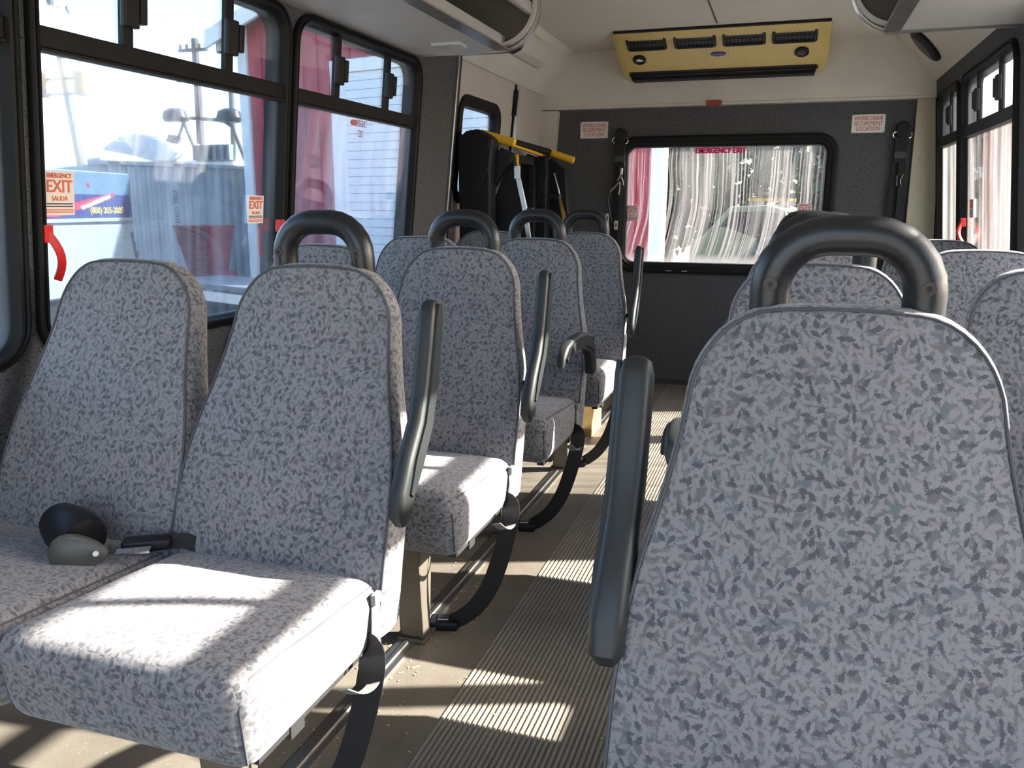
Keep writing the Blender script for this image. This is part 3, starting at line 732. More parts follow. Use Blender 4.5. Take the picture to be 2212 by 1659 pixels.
def build_bench(s, arm_down, label, loc):
    t = thing('double_seat', loc, label, 'seat', 'double passenger seats')
    for k, cx in enumerate((0, -s*.465)):
        mb, pip = backrest_mesh(cx); b = mb.build('backrest', 'fabric', t, 50, world=False)
        MB().tube(pip, .0024, 6).build('piping', 'piping', b, 60, world=False)
        mb, seams = cushion_mesh(cx); c = mb.build('cushion', 'fabric', t, 50, world=False)
        for sm in seams: MB().tube(sm, .0022, 6).build('seam_piping', 'piping', c, 60, world=False)
    # grab handle on the aisle seat
    R, hw, zt = .0245, .0885, 1.1125; rc = .068; pts = [(-hw, .002, .985), (-hw, .002, 1.03), (-hw, .001, zt-rc)]
    for i in range(1, 7): a = PI - PI/2*i/6; pts.append((-hw+rc+rc*math.cos(a), 0, zt-rc+rc*math.sin(a)))
    for i in range(0, 7): a = PI/2 - PI/2*i/6; pts.append((hw-rc+rc*math.cos(a), 0, zt-rc+rc*math.sin(a)))
    pts += [(hw, .002, 1.03), (hw, .002, .985)]
    h = MB().tube(pts, R, 18).build('grab_handle', 'satin_black', t, 60, world=False)
    for sx in (-1, 1):
        b = MB().tube([(sx*hw, -R+.003, 1.053), (sx*hw, -R-.0015, 1.053), (sx*hw, -R-.002, 1.053)], lambda i: (.0085, .0085, .006)[i], 14).build('bolt', 'bolt', h, 30, world=False)
        MB().tube([(sx*hw, -R-.0015, 1.053), (sx*hw, -R-.0026, 1.053)], .0036, 6).build('bolt_socket', 'black', t, 0, world=False)
    # armrest
    p, w = arm_paths(arm_down, s); X = s*(.265 if s > 0 else .246); TH = .0175 if s > 0 else .0225; n = len(p)
    def sec(i, k=1.0):
        a, b = w[i]*k*.92, TH*min(1, w[i]/.03+.15)*k
        return [(a*math.copysign(abs(math.cos(q))**.55, math.cos(q)), b*math.copysign(abs(math.sin(q))**.55, math.sin(q))) for q in [2*PI*(j+.5)/20 for j in range(20)]]
    ar = MB().sweep([(X, a, b) for a, b in p], sec, up=lambda i: (0, -(p[min(i+1, n-1)][1]-p[max(i-1, 0)][1]), (p[min(i+1, n-1)][0]-p[max(i-1, 0)][0]))).build('armrest', 'arm', t, 50, world=False)
    pin = p[2:-1]; wi = w[2:-1]; m = len(pin)
    def sec2(i):
        a = wi[i]*.52*(.45 if i == 0 else (.7 if i == m-1 else 1)); b = .003
        return [(-a, -b), (a, -b), (a, b), (-a, b)]
    MB().sweep([(X+s*(TH+.0008), a, b) for a, b in pin], sec2, up=lambda i: (0, -(pin[min(i+1, m-1)][1]-pin[max(i-1, 0)][1]), (pin[min(i+1, m-1)][0]-pin[max(i-1, 0)][0]))).build('armrest_pad', 'arm', ar, 20, world=False)
    MB().tube([(s*.20, p[2][0]+.075, p[2][1]+.03), (X, p[2][0]+.055, p[2][1]+.03)], .010, 16).build('pivot', 'black', ar, 30, world=False)
    # frame and legs
    xa, xb = sorted((s*.205, -s*.69)); fr = MB()
    fr.box(xa, xb, -.50, -.46, .318, .347); fr.box(xa, xb, -.26, -.22, .318, .347)
    for xx in (s*.19, -s*.23, -s*.66): fr.box(xx-.012, xx+.012, -.58, -.20, .330, .349)
    fr.build('seat_frame', 'frame_grey', t, 0, world=False, bevel=.003)
    lx = s*.015
    for (ya, yb, yc, yd) in ((-.46, -.36, -.43, -.385),):
        MB().prism([(ya, .33), (yb, .33), (yd, .012), (yc, .012)], lambda a, b, d: Vector((lx+d, a, b)), -.04, .03).build('leg', 'pedestal', t, 0, world=False, bevel=.006)
    MB().box(lx-.045, lx+.035, -.44, -.35, .0, .012).build('foot_plate', 'pedestal', t, 0, world=False, bevel=.003)
    # belts on the aisle side
    B = [(s*.222, -.285, .375), (s*.243, -.30, .372), (s*.248, -.315, .335), (s*.232, -.325, .25), (s*.200, -.328, .15), (s*.158, -.328, .078), (s*.112, -.328, .035), (s*.092, -.328, .024)]
    B = [tuple(v) for v in spline(B)]; m2 = len(B)
    sb = MB().strap(B, .048, .003, lambda i: (lambda d: Vector((d[1], 0, -d[0])).normalized()+Vector((0, -.25*s, 0)))((B[min(i+1, m2-1)][0]-B[max(i-1, 0)][0], B[min(i+1, m2-1)][2]-B[max(i-1, 0)][2]))).build('seat_belt', 'webbing', t, 40, world=False)
    bx = s*.062
    bk = MB(); rbox(bk, -.040, .040, -.027, .027, .0, .026, .007, None, 1, 2)
    rot = Matrix.Rotation(s*.25, 3, 'Z')
    bk.v = [rot @ p2 + Vector((bx, -.33, .001)) for p2 in bk.v]
    bko = bk.build('buckle', 'black', sb, 40, world=False)
    pb = MB().box(-.018, .014, -.013, .013, .026, .029); pb.v = [rot @ p2 + Vector((bx, -.33, .001)) for p2 in pb.v]
    pb.build('release_button', 'steel', sb, 0, world=False, bevel=.001)
    L = [(s*.233, -.262, .452), (s*.238, -.272, .42), (s*.243, -.285, .375), (s*.252, -.30, .335), (s*.252, -.325, .318), (s*.247, -.36, .325), (s*.238, -.395, .352)]
    lp = MB().strap(spline(L), .022, .002, lambda i: Vector((.2, 1, 0)).lerp(Vector((1, .1, .2)), min(1, max(0, (i-6)/8)))).build('belt_loop', 'greyweb', t, 40, world=False)
    MB().box(min(s*.230, s*.240), max(s*.230, s*.240), -.275, -.25, .445, .465).build('loop_clip', 'greyweb', lp, 0, world=False, bevel=.002)
    return t
rowsL = [1.488, 2.269, 3.02, 3.818]; rowsR = [1.088, 1.918, 2.70, 3.50]
labL = ['nearest left double seat, sunlit cushions and a belt drum between its two seats', 'second double seat on the left, armrest folded up, behind the nearest one',
        'third double seat on the left, the only left one with its armrest lowered', 'rearmost double seat on the left, small, in front of the wheelchair lift']
labR = ['large double seat in the right foreground, handle and backrest close to the camera', 'second double seat on the right, directly behind the foreground seat',
        'third double seat on the right, seen through the foreground grab handle', 'rearmost double seat on the right, beside the yellowish corner pillar']
XL, XR = -.891, .074
bL = build_bench(1, False, labL[0], (XL, rowsL[0], 0))
for i in (1, 3):
    c = copy_tree(bL); c.location = (XL, rowsL[i], 0); c['label'] = labL[i]
b3 = build_bench(1, True, labL[2], (XL, rowsL[2], 0))
bR = build_bench(-1, False, labR[0], (XR, rowsR[0], 0))
bR2 = build_bench(-1, 2, labR[1], (XR, rowsR[1], 0))
for i in (2, 3):
    c = copy_tree(bR2); c.location = (XR, rowsR[i], 0); c['label'] = labR[i]
# belt drum and buckle between the two nearest left seats
dr_ = MB().tube([(-.452, -.300, .528), (-.442, -.300, .528), (-.400, -.318, .525), (-.350, -.340, .520), (-.338, -.344, .518)], lambda i: (.024, .040, .048, .050, .044)[i], 20)
drum = dr_.build('belt_drum', 'black', bL, 40, world=False)
cap = MB(); ring = []
cu, cv = Vector((.87, .45, 0)).normalized(), Vector((-.1, .15, 1)).normalized(); cn = cu.cross(cv)
for d, k in ((0, 1), (.006, 1), (.009, .9)):
    ring.append([Vector((-.328, -.378, .512)) + cn*(d+.012) + cu*(.052*k*math.cos(2*PI*q/20)+.012) + cv*(.036*k*math.sin(2*PI*q/20)*(1-.35*math.cos(2*PI*q/20))) for q in range(20)])
cap.loops(ring, True, True, True).build('drum_cap', 'drumcap', drum, 40, world=False)
MB().tube([Vector((-.328, -.378, .512))+cu*.045+cn*.018, Vector((-.328, -.378, .512))+cu*.045+cn*.026], .005, 10).build('rivet', 'sign', drum, 30, world=False)
rbx = MB(); rbox(rbx, -.045, .045, -.018, .018, 0, .024, .007, None, 1, 2); rot = Matrix.Rotation(.55, 3, 'Z')
rbx.v = [rot @ p2 + Vector((-.245, -.285, .492)) for p2 in rbx.v]; rbx.build('buckle', 'black', bL, 40, world=False)
tg = MB().box(-.03, .03, -.012, .012, 0, .004); tg.v = [rot @ p2 + Vector((-.232, -.335, .508)) for p2 in tg.v]; tg.build('belt_tongue', 'chrome', bL, 0, world=False)
MB().strap([(-.26, -.30, .50), (-.22, -.265, .503), (-.19, -.245, .50), (-.16, -.235, .49)], .03, .004, (0, .3, 1)).build('belt_stub', 'webbing', bL, 20, world=False)

# ------------------------------------------------------------------ wheelchair lift
lf = thing('wheelchair_lift', (-1.45, 4.5, 0), 'black folded wheelchair lift with yellow handrails in front of the left rear door', 'wheelchair lift')
MX = lambda y, z, x: Vector((x, y, z))
def tower(y, zt, nm):
    o = MB().prism([(y-.06, 0), (y+.07, 0), (y+.07, .95), (y+.02, zt-.12), (y-.01, zt), (y-.06, zt)], MX, -1.56, -1.40).build('tower', 'liftblack', lf, 0, bevel=.006)
    MB().prism([(-1.555, zt-.30), (-1.555, zt-.02), (-1.51, zt+.015), (-1.44, zt-.01), (-1.39, zt-.08), (-1.40, zt-.16), (-1.46, zt-.30)], MY, y-.075, y-.062).build('side_plate', 'liftblack', o, 0, bevel=.003)
    return o
tower(3.97, 1.49, 'near'); tower(4.98, 1.44, 'far')
# head block, angled arm and wide lower panel of the near side
MB().prism([(-1.535, 1.50), (-1.46, 1.515), (-1.38, 1.47), (-1.40, 1.30), (-1.52, 1.28)], MY, 3.90, 4.02).build('head_block', 'liftblack', lf, 0, bevel=.02)
MB().prism([(-1.37, 1.43), (-1.30, 1.40), (-1.47, 1.13), (-1.55, 1.13)], MY, 3.99, 4.03).build('arm_plate', 'black', lf, 0, bevel=.004)
MB().prism([(-1.54, 1.13), (-1.45, 1.13), (-1.45, .3), (-1.54, .3)], MY, 3.96, 4.02).build('arm_plate', 'liftblack', lf, 0, bevel=.004)
MB().prism([(-1.46, 1.10), (-1.33, 1.40), (-1.26, 1.15), (-1.22, .8), (-1.22, .3), (-1.46, .3)], MY, 4.05, 4.10).build('side_panel', 'liftblack', lf, 0, bevel=.004)
MB().strap([(-1.30, 4.03, 1.33), (-1.255, 4.03, 1.14), (-1.225, 4.03, .95), (-1.21, 4.03, .8)], .022, .014, (1, 0, .2)).build('gas_strut', 'steel', lf, 0)
MB().tube([(-1.46, 3.985, 1.40), (-1.46, 3.975, 1.40)], .012, 10).build('pivot_bolt', 'frame_grey', lf)
MB().box(-1.30, -1.275, 4.0, 4.02, 1.28, 1.34).build('latch', 'steel', lf, 0)
MB().box(-1.235, -1.205, 4.0, 4.03, 1.10, 1.14).build('switch', 'black', lf, 0, bevel=.004)
# handrails
for y, x0, z0, x1, z1 in ((4.0, -1.475, 1.497, -1.305, 1.449), (5.0, -1.40, 1.468, -1.255, 1.416)):
    MB().tube([(x0, y, z0), (x1+.006, y, z1+.002), (x1, y, z1)], lambda i: (.021, .021, .017)[i], 16).build('handrail_grip', 'liftyellow', lf, 50)
    MB().tube([(x0-.06, y, z0+.005), (x0, y, z0)], .016, 12).build('handrail_stub', 'black', lf, 50)
MB().tube([(-1.47, 4.0, 1.485), (-1.46, 4.5, 1.49), (-1.40, 5.0, 1.468)], .020, 10).build('cross_tube', 'black', lf, 50)
MB().prism([(4.2, 1.475), (4.92, 1.455), (4.92, 1.44), (4.2, 1.465)], MX, -1.435, -1.42).build('yellow_strip', 'liftyellow', lf, 0)
MB().tube([(-1.40, 5.0, 1.46), (-1.42, 4.97, 1.40), (-1.46, 4.94, 1.37)], .014, 8).build('handrail_brace', 'black', lf, 50)
# folded platform: frame, mesh and yellow edge
MB().box(-1.45, -1.43, 4.45, 4.485, .05, 1.425).build('yellow_post', 'liftyellow', lf, 0, bevel=.003)
for y in (4.14, 4.40, 4.52, 4.86): MB().box(-1.49, -1.455, y, y+.035, .05, 1.42).build('platform_rail', 'liftblack', lf, 0, bevel=.003)
MB().box(-1.49, -1.455, 4.14, 4.89, 1.385, 1.43).build('platform_rail', 'liftblack', lf, 0, bevel=.003)
MB().box(-1.50, -1.495, 4.175, 4.40, 1.24, 1.385).build('mesh_plate', 'frame_grey', lf, 0)
ms_ = MB(); st = .028
def bar(y0, z0, y1, z1): ms_.tube([(-1.475, y0, z0), (-1.475, y1, z1)], .0028, 4)
for k in range(-9, 26):
    for sg in (-1, 1):
        a0, a1 = 4.175, 4.40; zc = .70+k*st*1.6
        z0, z1 = (zc, zc+(a1-a0)*1.6) if sg > 0 else (zc+(a1-a0)*1.6, zc)
        lo, hi = .72, 1.24
        if min(z0, z1) > hi or max(z0, z1) < lo: continue
        P0, P1 = [a0, z0], [a1, z1]
        for Q, O in ((P0, P1), (P1, P0)):
            if Q[1] < lo: k2 = (lo-O[1])/(Q[1]-O[1]); Q[0] = O[0]+(Q[0]-O[0])*k2; Q[1] = lo
            if Q[1] > hi: k2 = (hi-O[1])/(Q[1]-O[1]); Q[0] = O[0]+(Q[0]-O[0])*k2; Q[1] = hi
        bar(P0[0], P0[1], P1[0], P1[1])
ms_.build('platform_mesh', 'frame_grey', lf, 0, kind='stuff')
# far side arm, strut and clamp
MB().prism([(-1.51, 1.44), (-1.40, 1.43), (-1.31, 1.36), (-1.28, .98), (-1.25, .6), (-1.51, .6)], MY, 5.03, 5.10).build('side_panel', 'liftblack', lf, 0, bevel=.004)
MB().tube([(-1.37, 5.0, 1.345), (-1.335, 5.0, 1.22)], .006, 8).build('gas_strut', 'steel', lf)
MB().prism([(-1.342, 1.20), (-1.322, 1.20), (-1.285, 1.07), (-1.305, 1.05)], MY, 4.99, 5.01).build('strut_blade', 'chrome', lf, 0)
MB().tube([(-1.42, 5.0, 1.205), (-1.335, 5.0, 1.205)], lambda i: (.028, .02)[i], 12).build('clamp', 'black', lf, 40)
MB().tube([(-1.338, 5.0, 1.207), (-1.318, 5.0, 1.207)], .012, 10).build('clamp_screw', 'chrome', lf, 40)
MB().box(-1.56, -1.30, 3.93, 5.05, .0, .05).build('base_plate', 'liftblack', lf, 0)

# ------------------------------------------------------------------ small things on the floor
cbx = MB().prism([(3.96, 0), (4.20, 0), (4.20, .15), (4.05, .15), (3.96, .04)], MX, -1.02, -.87)
tag(cbx.build('wooden_wedge', 'cardboard', None, 0, bevel=.004), 'tan wedge shaped block on the floor beside the third left seat', 'block')
dbr = MB()
for k in range(260):
    if k < 180: x, y = random.gauss(-.86, .05), random.uniform(1.15, 2.6)
    else: x, y = random.uniform(-.93, -.2), random.uniform(1.0, 3.2)
    if x > -.18 or x < -1.1: continue
    l, w, a = random.uniform(.001, .004)*(3 if random.random() < .08 else 1), random.uniform(.0008, .002), random.uniform(0, PI)
    ca, sa = math.cos(a), math.sin(a); z0 = .0006 if x < -.68 else .0036
    dbr.box(-l, l, -w, w, 0, .0012, lambda p, q, r: Vector((x+p*ca-q*sa, y+p*sa+q*ca, z0+r)))
tag(dbr.build('floor_debris', 'chips', None, 0, kind='stuff'), 'pale wood crumbs scattered over the aisle floor', 'debris')

# ------------------------------------------------------------------ outdoors
GZ = -.75
tag(MB().box(-70, 50, -40, 90, GZ-.2, GZ).build('ground', 'ground', None, 0, kind='structure'), 'gravel yard around the bus', 'ground')
gr = MB()
for k in range(900):
    x, y = random.uniform(-6.1, -5.5), random.uniform(4.4, 6.3); h = random.uniform(.08, .3); a = random.uniform(0, PI); w = .02
    gr.add([(x-w*math.cos(a), y-w*math.sin(a), GZ), (x+w*math.cos(a), y+w*math.sin(a), GZ), (x+random.uniform(-.08, .08), y+random.uniform(-.08, .08), GZ+h)], [(0, 1, 2)])
tag(gr.build('weeds', 'grass', None, 0, kind='stuff'), 'green weeds growing at the foot of the pale truck', 'weeds')

# barn (gable end faces the bus)
bn = thing('barn', (-1.33, 9.0, GZ), 'red metal barn with a white sectional garage door seen through the left windows', 'building', rz=math.radians(168))
SK = lambda a, b, d: Vector((a - .375*min(d, 0), d, b))
def B(mb, name, mat, par=None, sm=0, bev=0, kind=None): return mb.build(name, mat, par or bn, sm, world=False, bevel=bev, kind=kind)
zr = lambda s: (3.47 + .30*(6.2-s) if s > 3.1 else 3.47 + .30*s) - GZ
B(MB().prism([(0.02, 0), (6.08, 0), (6.08, zr(6.1)), (3.1, zr(3.1)), (.02, zr(.1))], SK, -3, -.03), 'barn_body', 'barnside')
proto = None
def siding(s0, s1, z0):
    w = s1-s0; za, zb2 = zr(s0)-.05, zr(s1)-.05
    m = MB().prism([(s0, z0), (s1, z0), (s1, zb2), (s0, za)], lambda a, b, d: Vector((a, d, b)), -.03, 0)
    m.prism([(s0, z0), (s0+.035, z0), (s0+.035, za), (s0, za)], lambda a, b, d: Vector((a, d, b)), 0, .022)
    B(m, 'siding_sheet', 'barnred')
s = .07
while s < .40: siding(s, s+.17, 0); s += .17
s = 4.46
while s < 5.95: siding(s, s+.25, 0); s += .25
s = .41
while s < 4.40: siding(s, min(s+.25, 4.46), 2.95-GZ); s += .25
pm = None
for k in range(33):
    z0 = .02+k*.107
    o = B(MB().box(.44, 4.25, -.02, .014, z0, z0+.101), 'door_panel', 'barnwhite', bev=0) if pm is None else None
    if pm is None: pm = o; base_z = z0
    else:
        o = pm.copy(); COL.objects.link(o); o.parent = bn; o.location = (0, 0, z0-base_z)
B(MB().box(4.25, 4.46, 0, .05, 0, 2.95-GZ), 'door_trim', 'barnwhite'); B(MB().box(.37, .44, 0, .05, 0, 2.95-GZ), 'door_trim', 'barnwhite')
B(MB().box(.37, 4.46, 0, .055, 2.80-GZ, 2.95-GZ), 'door_header', 'barnwhite')
B(MB().box(5.98, 6.14, -.1, .035, 0, zr(6.1)), 'corner_trim', 'barnwhite'); B(MB().box(-.07, .07, -.1, .035, 0, zr(0.1)), 'corner_trim', 'barnwhite')
for (sa, sb) in ((6.45, 3.1), (-.25, 3.1)):
    za, zb2 = (zr(6.2)-.09, zr(3.1)) if sa > 3 else (zr(0)-.09, zr(3.1))
    B(MB().prism([(sa, za), (sb, zb2), (sb, zb2+.08), (sa, za+.08)], SK, -3.2, .30), 'roof_slope', 'offwhite')
    B(MB().prism([(sa, za-.14), (sb, zb2-.14), (sb, zb2+.02), (sa, za+.02)], lambda a, b, d: Vector((a, d, b)), .26, .31), 'fascia', 'barnwhite')
fl_ = B(MB().box(6.17, 6.36, .06, .2, 3.18-GZ, 3.42-GZ), 'floodlight', 'frame_grey', bev=.01)
MB().box(6.20, 6.33, .20, .21, 3.2-GZ, 3.4-GZ).build('lens', 'lens', fl_, 0, world=False)
MB().box(6.22, 6.30, .05, .16, 2.92-GZ, 3.18-GZ).build('driver_box', 'frame_grey', fl_, 0, world=False, bevel=.008)
MB().tube([(6.26, .1, 2.92-GZ), (6.24, .12, 2.80-GZ), (6.08, .06, 2.70-GZ)], .018, 6).build('mount_arm', 'frame_grey', fl_, 40, world=False)

# shipping container
ct = thing('shipping_container', (-8.615, 10.234, GZ), 'pale grey corrugated steel container with hazard stripes along its top edge', 'container', rz=math.radians(61.3))
def CB(mb, name, mat, sm=0, bev=0, par=None): return mb.build(name, mat, par or ct, sm, world=False, bevel=bev)
prof = []; x = -.98; k = 0
while x < 1.75:
    prof += [(x, 0), (x+.045, 0), (x+.065, .035), (x+.11, .035)]; x += .13
sh = MB(); zt = 1.69-GZ
vs = [Vector((a, b, z)) for z in (.12, zt) for a, b in prof]; n = len(prof)
sh.add(vs, [(i, i+1, n+i+1, n+i) for i in range(n-1)]); CB(sh, 'corrugated_side', 'conta')
CB(MB().box(-1.0, 1.8, .05, 2.4, .12, zt), 'box_body', 'conta')
CB(MB().box(-1.04, 1.8, -.02, .06, zt, zt+.055), 'top_rail', 'conta', bev=.004); CB(MB().box(-1.04, 1.8, -.02, .06, .03, .14), 'bottom_rail', 'conta', bev=.004)
CB(MB().box(-1.06, -.97, -.02, .06, .03, zt+.055), 'corner_post', 'conta', bev=.004)
CB(MB().box(-1.075, -.95, -.03, .12, zt-.02, zt+.085), 'corner_casting', 'conta', bev=.01)
for xx in (-.84, .06, .42):
    h_ = CB(MB().box(xx, xx+.15, -.024, -.019, zt+.01, zt+.045), 'hazard_sticker', 'ink')
    for q in range(3): MB().prism([(xx+.01+q*.05, zt+.012), (xx+.03+q*.05, zt+.012), (xx+.045+q*.05, zt+.043), (xx+.025+q*.05, zt+.043)], lambda a, b, d: Vector((a, d, b)), -.026, -.0235).build('stripe', 'hazy', h_, 0, world=False)
text('lettering', 'STEEL CONTAINERS', .085, (.05, -.006, .98-GZ), (0, 0, -1), (1, 0, 0), 'ink', ct, xs=1.0, bold=.002, world=False)

# pale truck with printed panel
tk = thing('printed_truck', (-6.6, 6.5, GZ), 'pale box truck with a blue printed panel and phone number outside the left window', 'truck', rz=math.atan2(.975, -.22))
def TB(mb, name, mat, sm=0, bev=0, par=None): return mb.build(name, mat, par or tk, sm, world=False, bevel=bev)
Z = lambda z: z-GZ
TB(MB().box(-1.6, 1.03, .02, 2.0, Z(.25), Z(1.475)), 'cargo_box', 'truckwhite', bev=.02)
TB(MB().box(-1.55, .99, .0, .03, Z(1.245), Z(1.462)), 'upper_print', 'trucksky')
TB(MB().box(-1.55, .97, .0, .03, Z(1.015), Z(1.245)), 'lower_print', 'truckblue')
TB(MB().prism([(-.62, Z(1.03)), (-.30, Z(1.03)), (.66, Z(1.225)), (.66, Z(1.265)), (.30, Z(1.215)), (-.62, Z(1.075))], lambda a, b, d: Vector((a, d, b)), -.004, .0), 'red_swoosh', 'truckred')
sl_ = Vector((1, 0, .235)).normalized()
text('lettering', 'www.rentscenter.com', .072, (.32, -.006, Z(1.175)), sl_, Vector((-.235, 0, 1)), 'offwhite', tk, xs=.80, bold=.001, world=False)
text('lettering', '(800) 205-2005', .088, (.50, -.006, Z(1.085)), (1, 0, 0), (0, 0, 1), 'truckyellow', tk, xs=1.1, bold=.001, world=False)
em = MB(); oval(em, lambda a, y, d: Vector((y, -d, a)), Z(1.335), .215, .028, .026, [(0, 0), (0, .004), (.008, .006)]); TB(em, 'round_emblem', 'truckred', 30)
TB(MB().box(-1.6, 1.03, -.012, .03, Z(.975), Z(1.012)), 'ledge', 'truckwhite', bev=.004)
pth = [(-.74, Z(.28)), (-.62, Z(.85)), (-.58, Z(.93)), (-.45, Z(.955)), (.75, Z(.945)), (.82, Z(.90)), (.88, Z(.55)), (.93, Z(.28))]
TB(MB().prism(pth, lambda a, b, d: Vector((a, d, b)), -.05, .02), 'bonnet_panel', 'truckwhite', bev=.012)
TB(MB().tube([(a, -.03, b) for a, b in pth], .014, 6), 'bonnet_seal', 'rubber', 40)
for k in range(4): TB(MB().box(.90+.028*k, .905+.028*k, -.035, .02, Z(.30), Z(.85-.10*k)), 'side_slat', 'frame_grey')
for xx in (-1.1, .55): TB(MB().tube([(xx, .05, .32), (xx, .30, .32)], .32, 20), 'wheel', 'tyre', 30)
TB(MB().box(-1.5, .95, .1, 1.9, .28, 1.02), 'chassis', 'rubber')

# utility poles and wires
def pole(px, py, zt, lean, arms, label, tanks=()):
    t = thing('utility_pole', (px, py, GZ), label, 'pole')
    MB().tube([(px, py, GZ), (px+lean*(zt-GZ), py, zt)], lambda i: (.17, .12)[i], 8).build('shaft', 'pole', t, 40)
    for z, hw in arms:
        cx = px+lean*(z-GZ)
        MB().box(cx-hw, cx+hw, py-.16, py-.06, z-.05, z+.05).build('crossarm', 'pole', t, 0)
        for q in (-.9, -.45, .45, .9): MB().tube([(cx+q*hw, py-.11, z+.05), (cx+q*hw, py-.11, z+.2)], .05, 6).build('insulator', 'tank', t)
    for dx, z in tanks:
        cx = px+lean*(z-GZ)
        k = MB().tube([(cx+dx, py-.1, z-.45), (cx+dx, py-.1, z-.42), (cx+dx, py-.1, z+.35), (cx+dx, py-.1, z+.45)], lambda i: (.22, .26, .26, .16)[i], 12).build('transformer', 'tank', t, 30)
        MB().tube([(cx+dx, py-.1, z+.45), (cx+dx, py-.1, z+.75)], .04, 6).build('bushing', 'pole', k)
        MB().box(min(cx, cx+dx), max(cx, cx+dx), py-.13, py-.07, z+.15, z+.22).build('bracket', 'pole', t, 0); MB().box(min(cx, cx+dx), max(cx, cx+dx), py-.13, py-.07, z-.4, z-.33).build('bracket', 'pole', t, 0)
    return t
pole(-25.6, 26, 9.6, -.115, [(8.1, .9)], 'leaning wooden utility pole with two transformers, leftmost of the poles outside', [(-1.05, 5.6), (.85, 5.6)])
pole(-20.45, 26, 6.9, .012, [(5.5, .75), (6.5, .6)], 'wooden utility pole with crossarms standing behind the grey container')
MB_ = thing('utility_pole', (-19.1, 26, GZ), 'thin plain mast beside the red barn corner, without crossarms', 'pole')
MB().tube([(-19.1, 26, GZ), (-18.95, 26, 6.4)], .09, 8).build('shaft', 'pole', MB_, 40)

# work machine parked behind the container: only its top shows
wm = thing('work_machine', (-11.3, 14, GZ), 'white machine with a roll bar and two work lamps rising above the container', 'machine')
MB().box(-13.3, -10.2, 13.9, 15.4, GZ+.5, 1.99).build('chassis', 'offwhite', wm, 0, bevel=.04)
for xx in (-12.7, -10.8): MB().tube([(xx, 13.75, GZ+.5), (xx, 14.1, GZ+.5)], .5, 18).build('wheel', 'tyre', wm, 30)
hood = [(-13.15, 2.22), (-13.0, 2.32), (-12.7, 2.46), (-12.3, 2.52), (-11.95, 2.46), (-11.55, 2.32), (-11.35, 2.15), (-11.5, 2.0), (-11.9, 1.97), (-12.4, 2.1), (-12.9, 2.18)]
MB().prism(hood, MY, 13.7, 14.9).build('hood', 'offwhite', wm, 30, bevel=.05)
MB().tube([(-11.05, 14, 1.98), (-11.10, 14, 2.1), (-11.35, 14, 2.72), (-11.2, 14, 2.80), (-10.45, 14, 2.74), (-10.25, 14, 2.62), (-10.0, 14, 2.0)], .035, 8).build('roll_bar', 'black', wm, 50)
MB().tube([(-11.35, 14, 2.75), (-11.55, 14, 2.35), (-11.62, 14, 2.2)], .025, 8).build('brace', 'frame_grey', wm, 50)
for cx, z in ((-11.55, 2.84), (-10.3, 2.80)):
    k = MB(); rings = []
    for r_, dz in ((.05, -.10), (.22, -.10), (.26, -.02), (.22, .10), (.10, .15)): rings.append([Vector((cx+r_*math.cos(2*PI*q/16), 14+r_*.8*math.sin(2*PI*q/16), z+dz)) for q in range(16)])
    k.loops(rings, True, True, True).build('work_lamp', 'black', wm, 40)
MB().box(-11.05, -10.35+.15, 13.8, 14.6, 1.99, 2.28).build('battery_crate', 'truckwhite', wm, 0, bevel=.01)
for q in range(5): MB().box(-11.02+q*.175, -10.95+q*.175, 13.78, 13.80, 2.0, 2.27).build('crate_slat', 'black', wm, 0)
MB().prism([(-11.75, 2.28), (-11.6, 2.2), (-11.5, 2.45), (-11.62, 2.5)], MY, 13.85, 14.1).build('mirror', 'black', wm, 0, bevel=.02)
MB().prism([(-12.0, 2.36), (-11.8, 2.22), (-11.7, 2.36), (-11.85, 2.42)], MY, 13.85, 14.1).build('mirror', 'truckwhite', wm, 0, bevel=.02)

# small outdoor things by the container
rbn = thing('red_hopper', (-7.2, 9.0, GZ), 'dark red hopper tapering downwards in front of the grey container', 'hopper')
MB().add([(-7.47, 8.85, .87), (-6.95, 8.85, .87), (-6.95, 9.4, .87), (-7.47, 9.4, .87), (-7.33, 8.95, .2), (-7.02, 8.95, .2), (-7.02, 9.3, .2), (-7.33, 9.3, .2)], [(0, 1, 2, 3), (4, 7, 6, 5), (0, 4, 5, 1), (1, 5, 6, 2), (2, 6, 7, 3), (3, 7, 4, 0)]).build('tub', 'redbin', rbn, 0, bevel=.01)
MB().box(-7.47, -6.95, 8.83, 9.42, .85, .89).build('rim', 'redbin', rbn, 0, bevel=.005)
for xx in (-7.28, -7.08): MB().tube([(xx, 9.1, .25), (xx, 9.1, GZ)], .03, 8).build('leg', 'frame_grey', rbn)
tag(MB().tube([(-6.72, 8.9, GZ), (-6.72, 8.9, GZ+.04), (-6.72, 8.9, .28), (-6.72, 8.9, .33)], lambda i: (.10, .12, .12, .07)[i], 14).build('gas_bottle', 'redbin', None, 40), 'small dark red cylinder standing beside the hopper', 'cylinder')
tr_ = thing('flat_trailer', (-5.4, 7.5, GZ), 'low pale trailer deck visible between the two nearest left seats', 'trailer', rz=math.radians(-20))
MB().box(-1.2, 1.3, -.3, .5, 1.02, 1.08).build('deck', 'truckwhite', tr_, 0, world=False, bevel=.01)
MB().box(-1.2, 1.3, -.32, -.28, .90, 1.0).build('side_rail', 'offwhite', tr_, 0, world=False, bevel=.005)
MB().box(-1.1, 1.2, -.2, .4, .45, .88).build('chassis', 'darkcar', tr_, 0, world=False)
for xx in (-.5, .6): MB().tube([(xx, -.25, .26), (xx, -.05, .26)], .26, 16).build('wheel', 'tyre', tr_, 30, world=False)

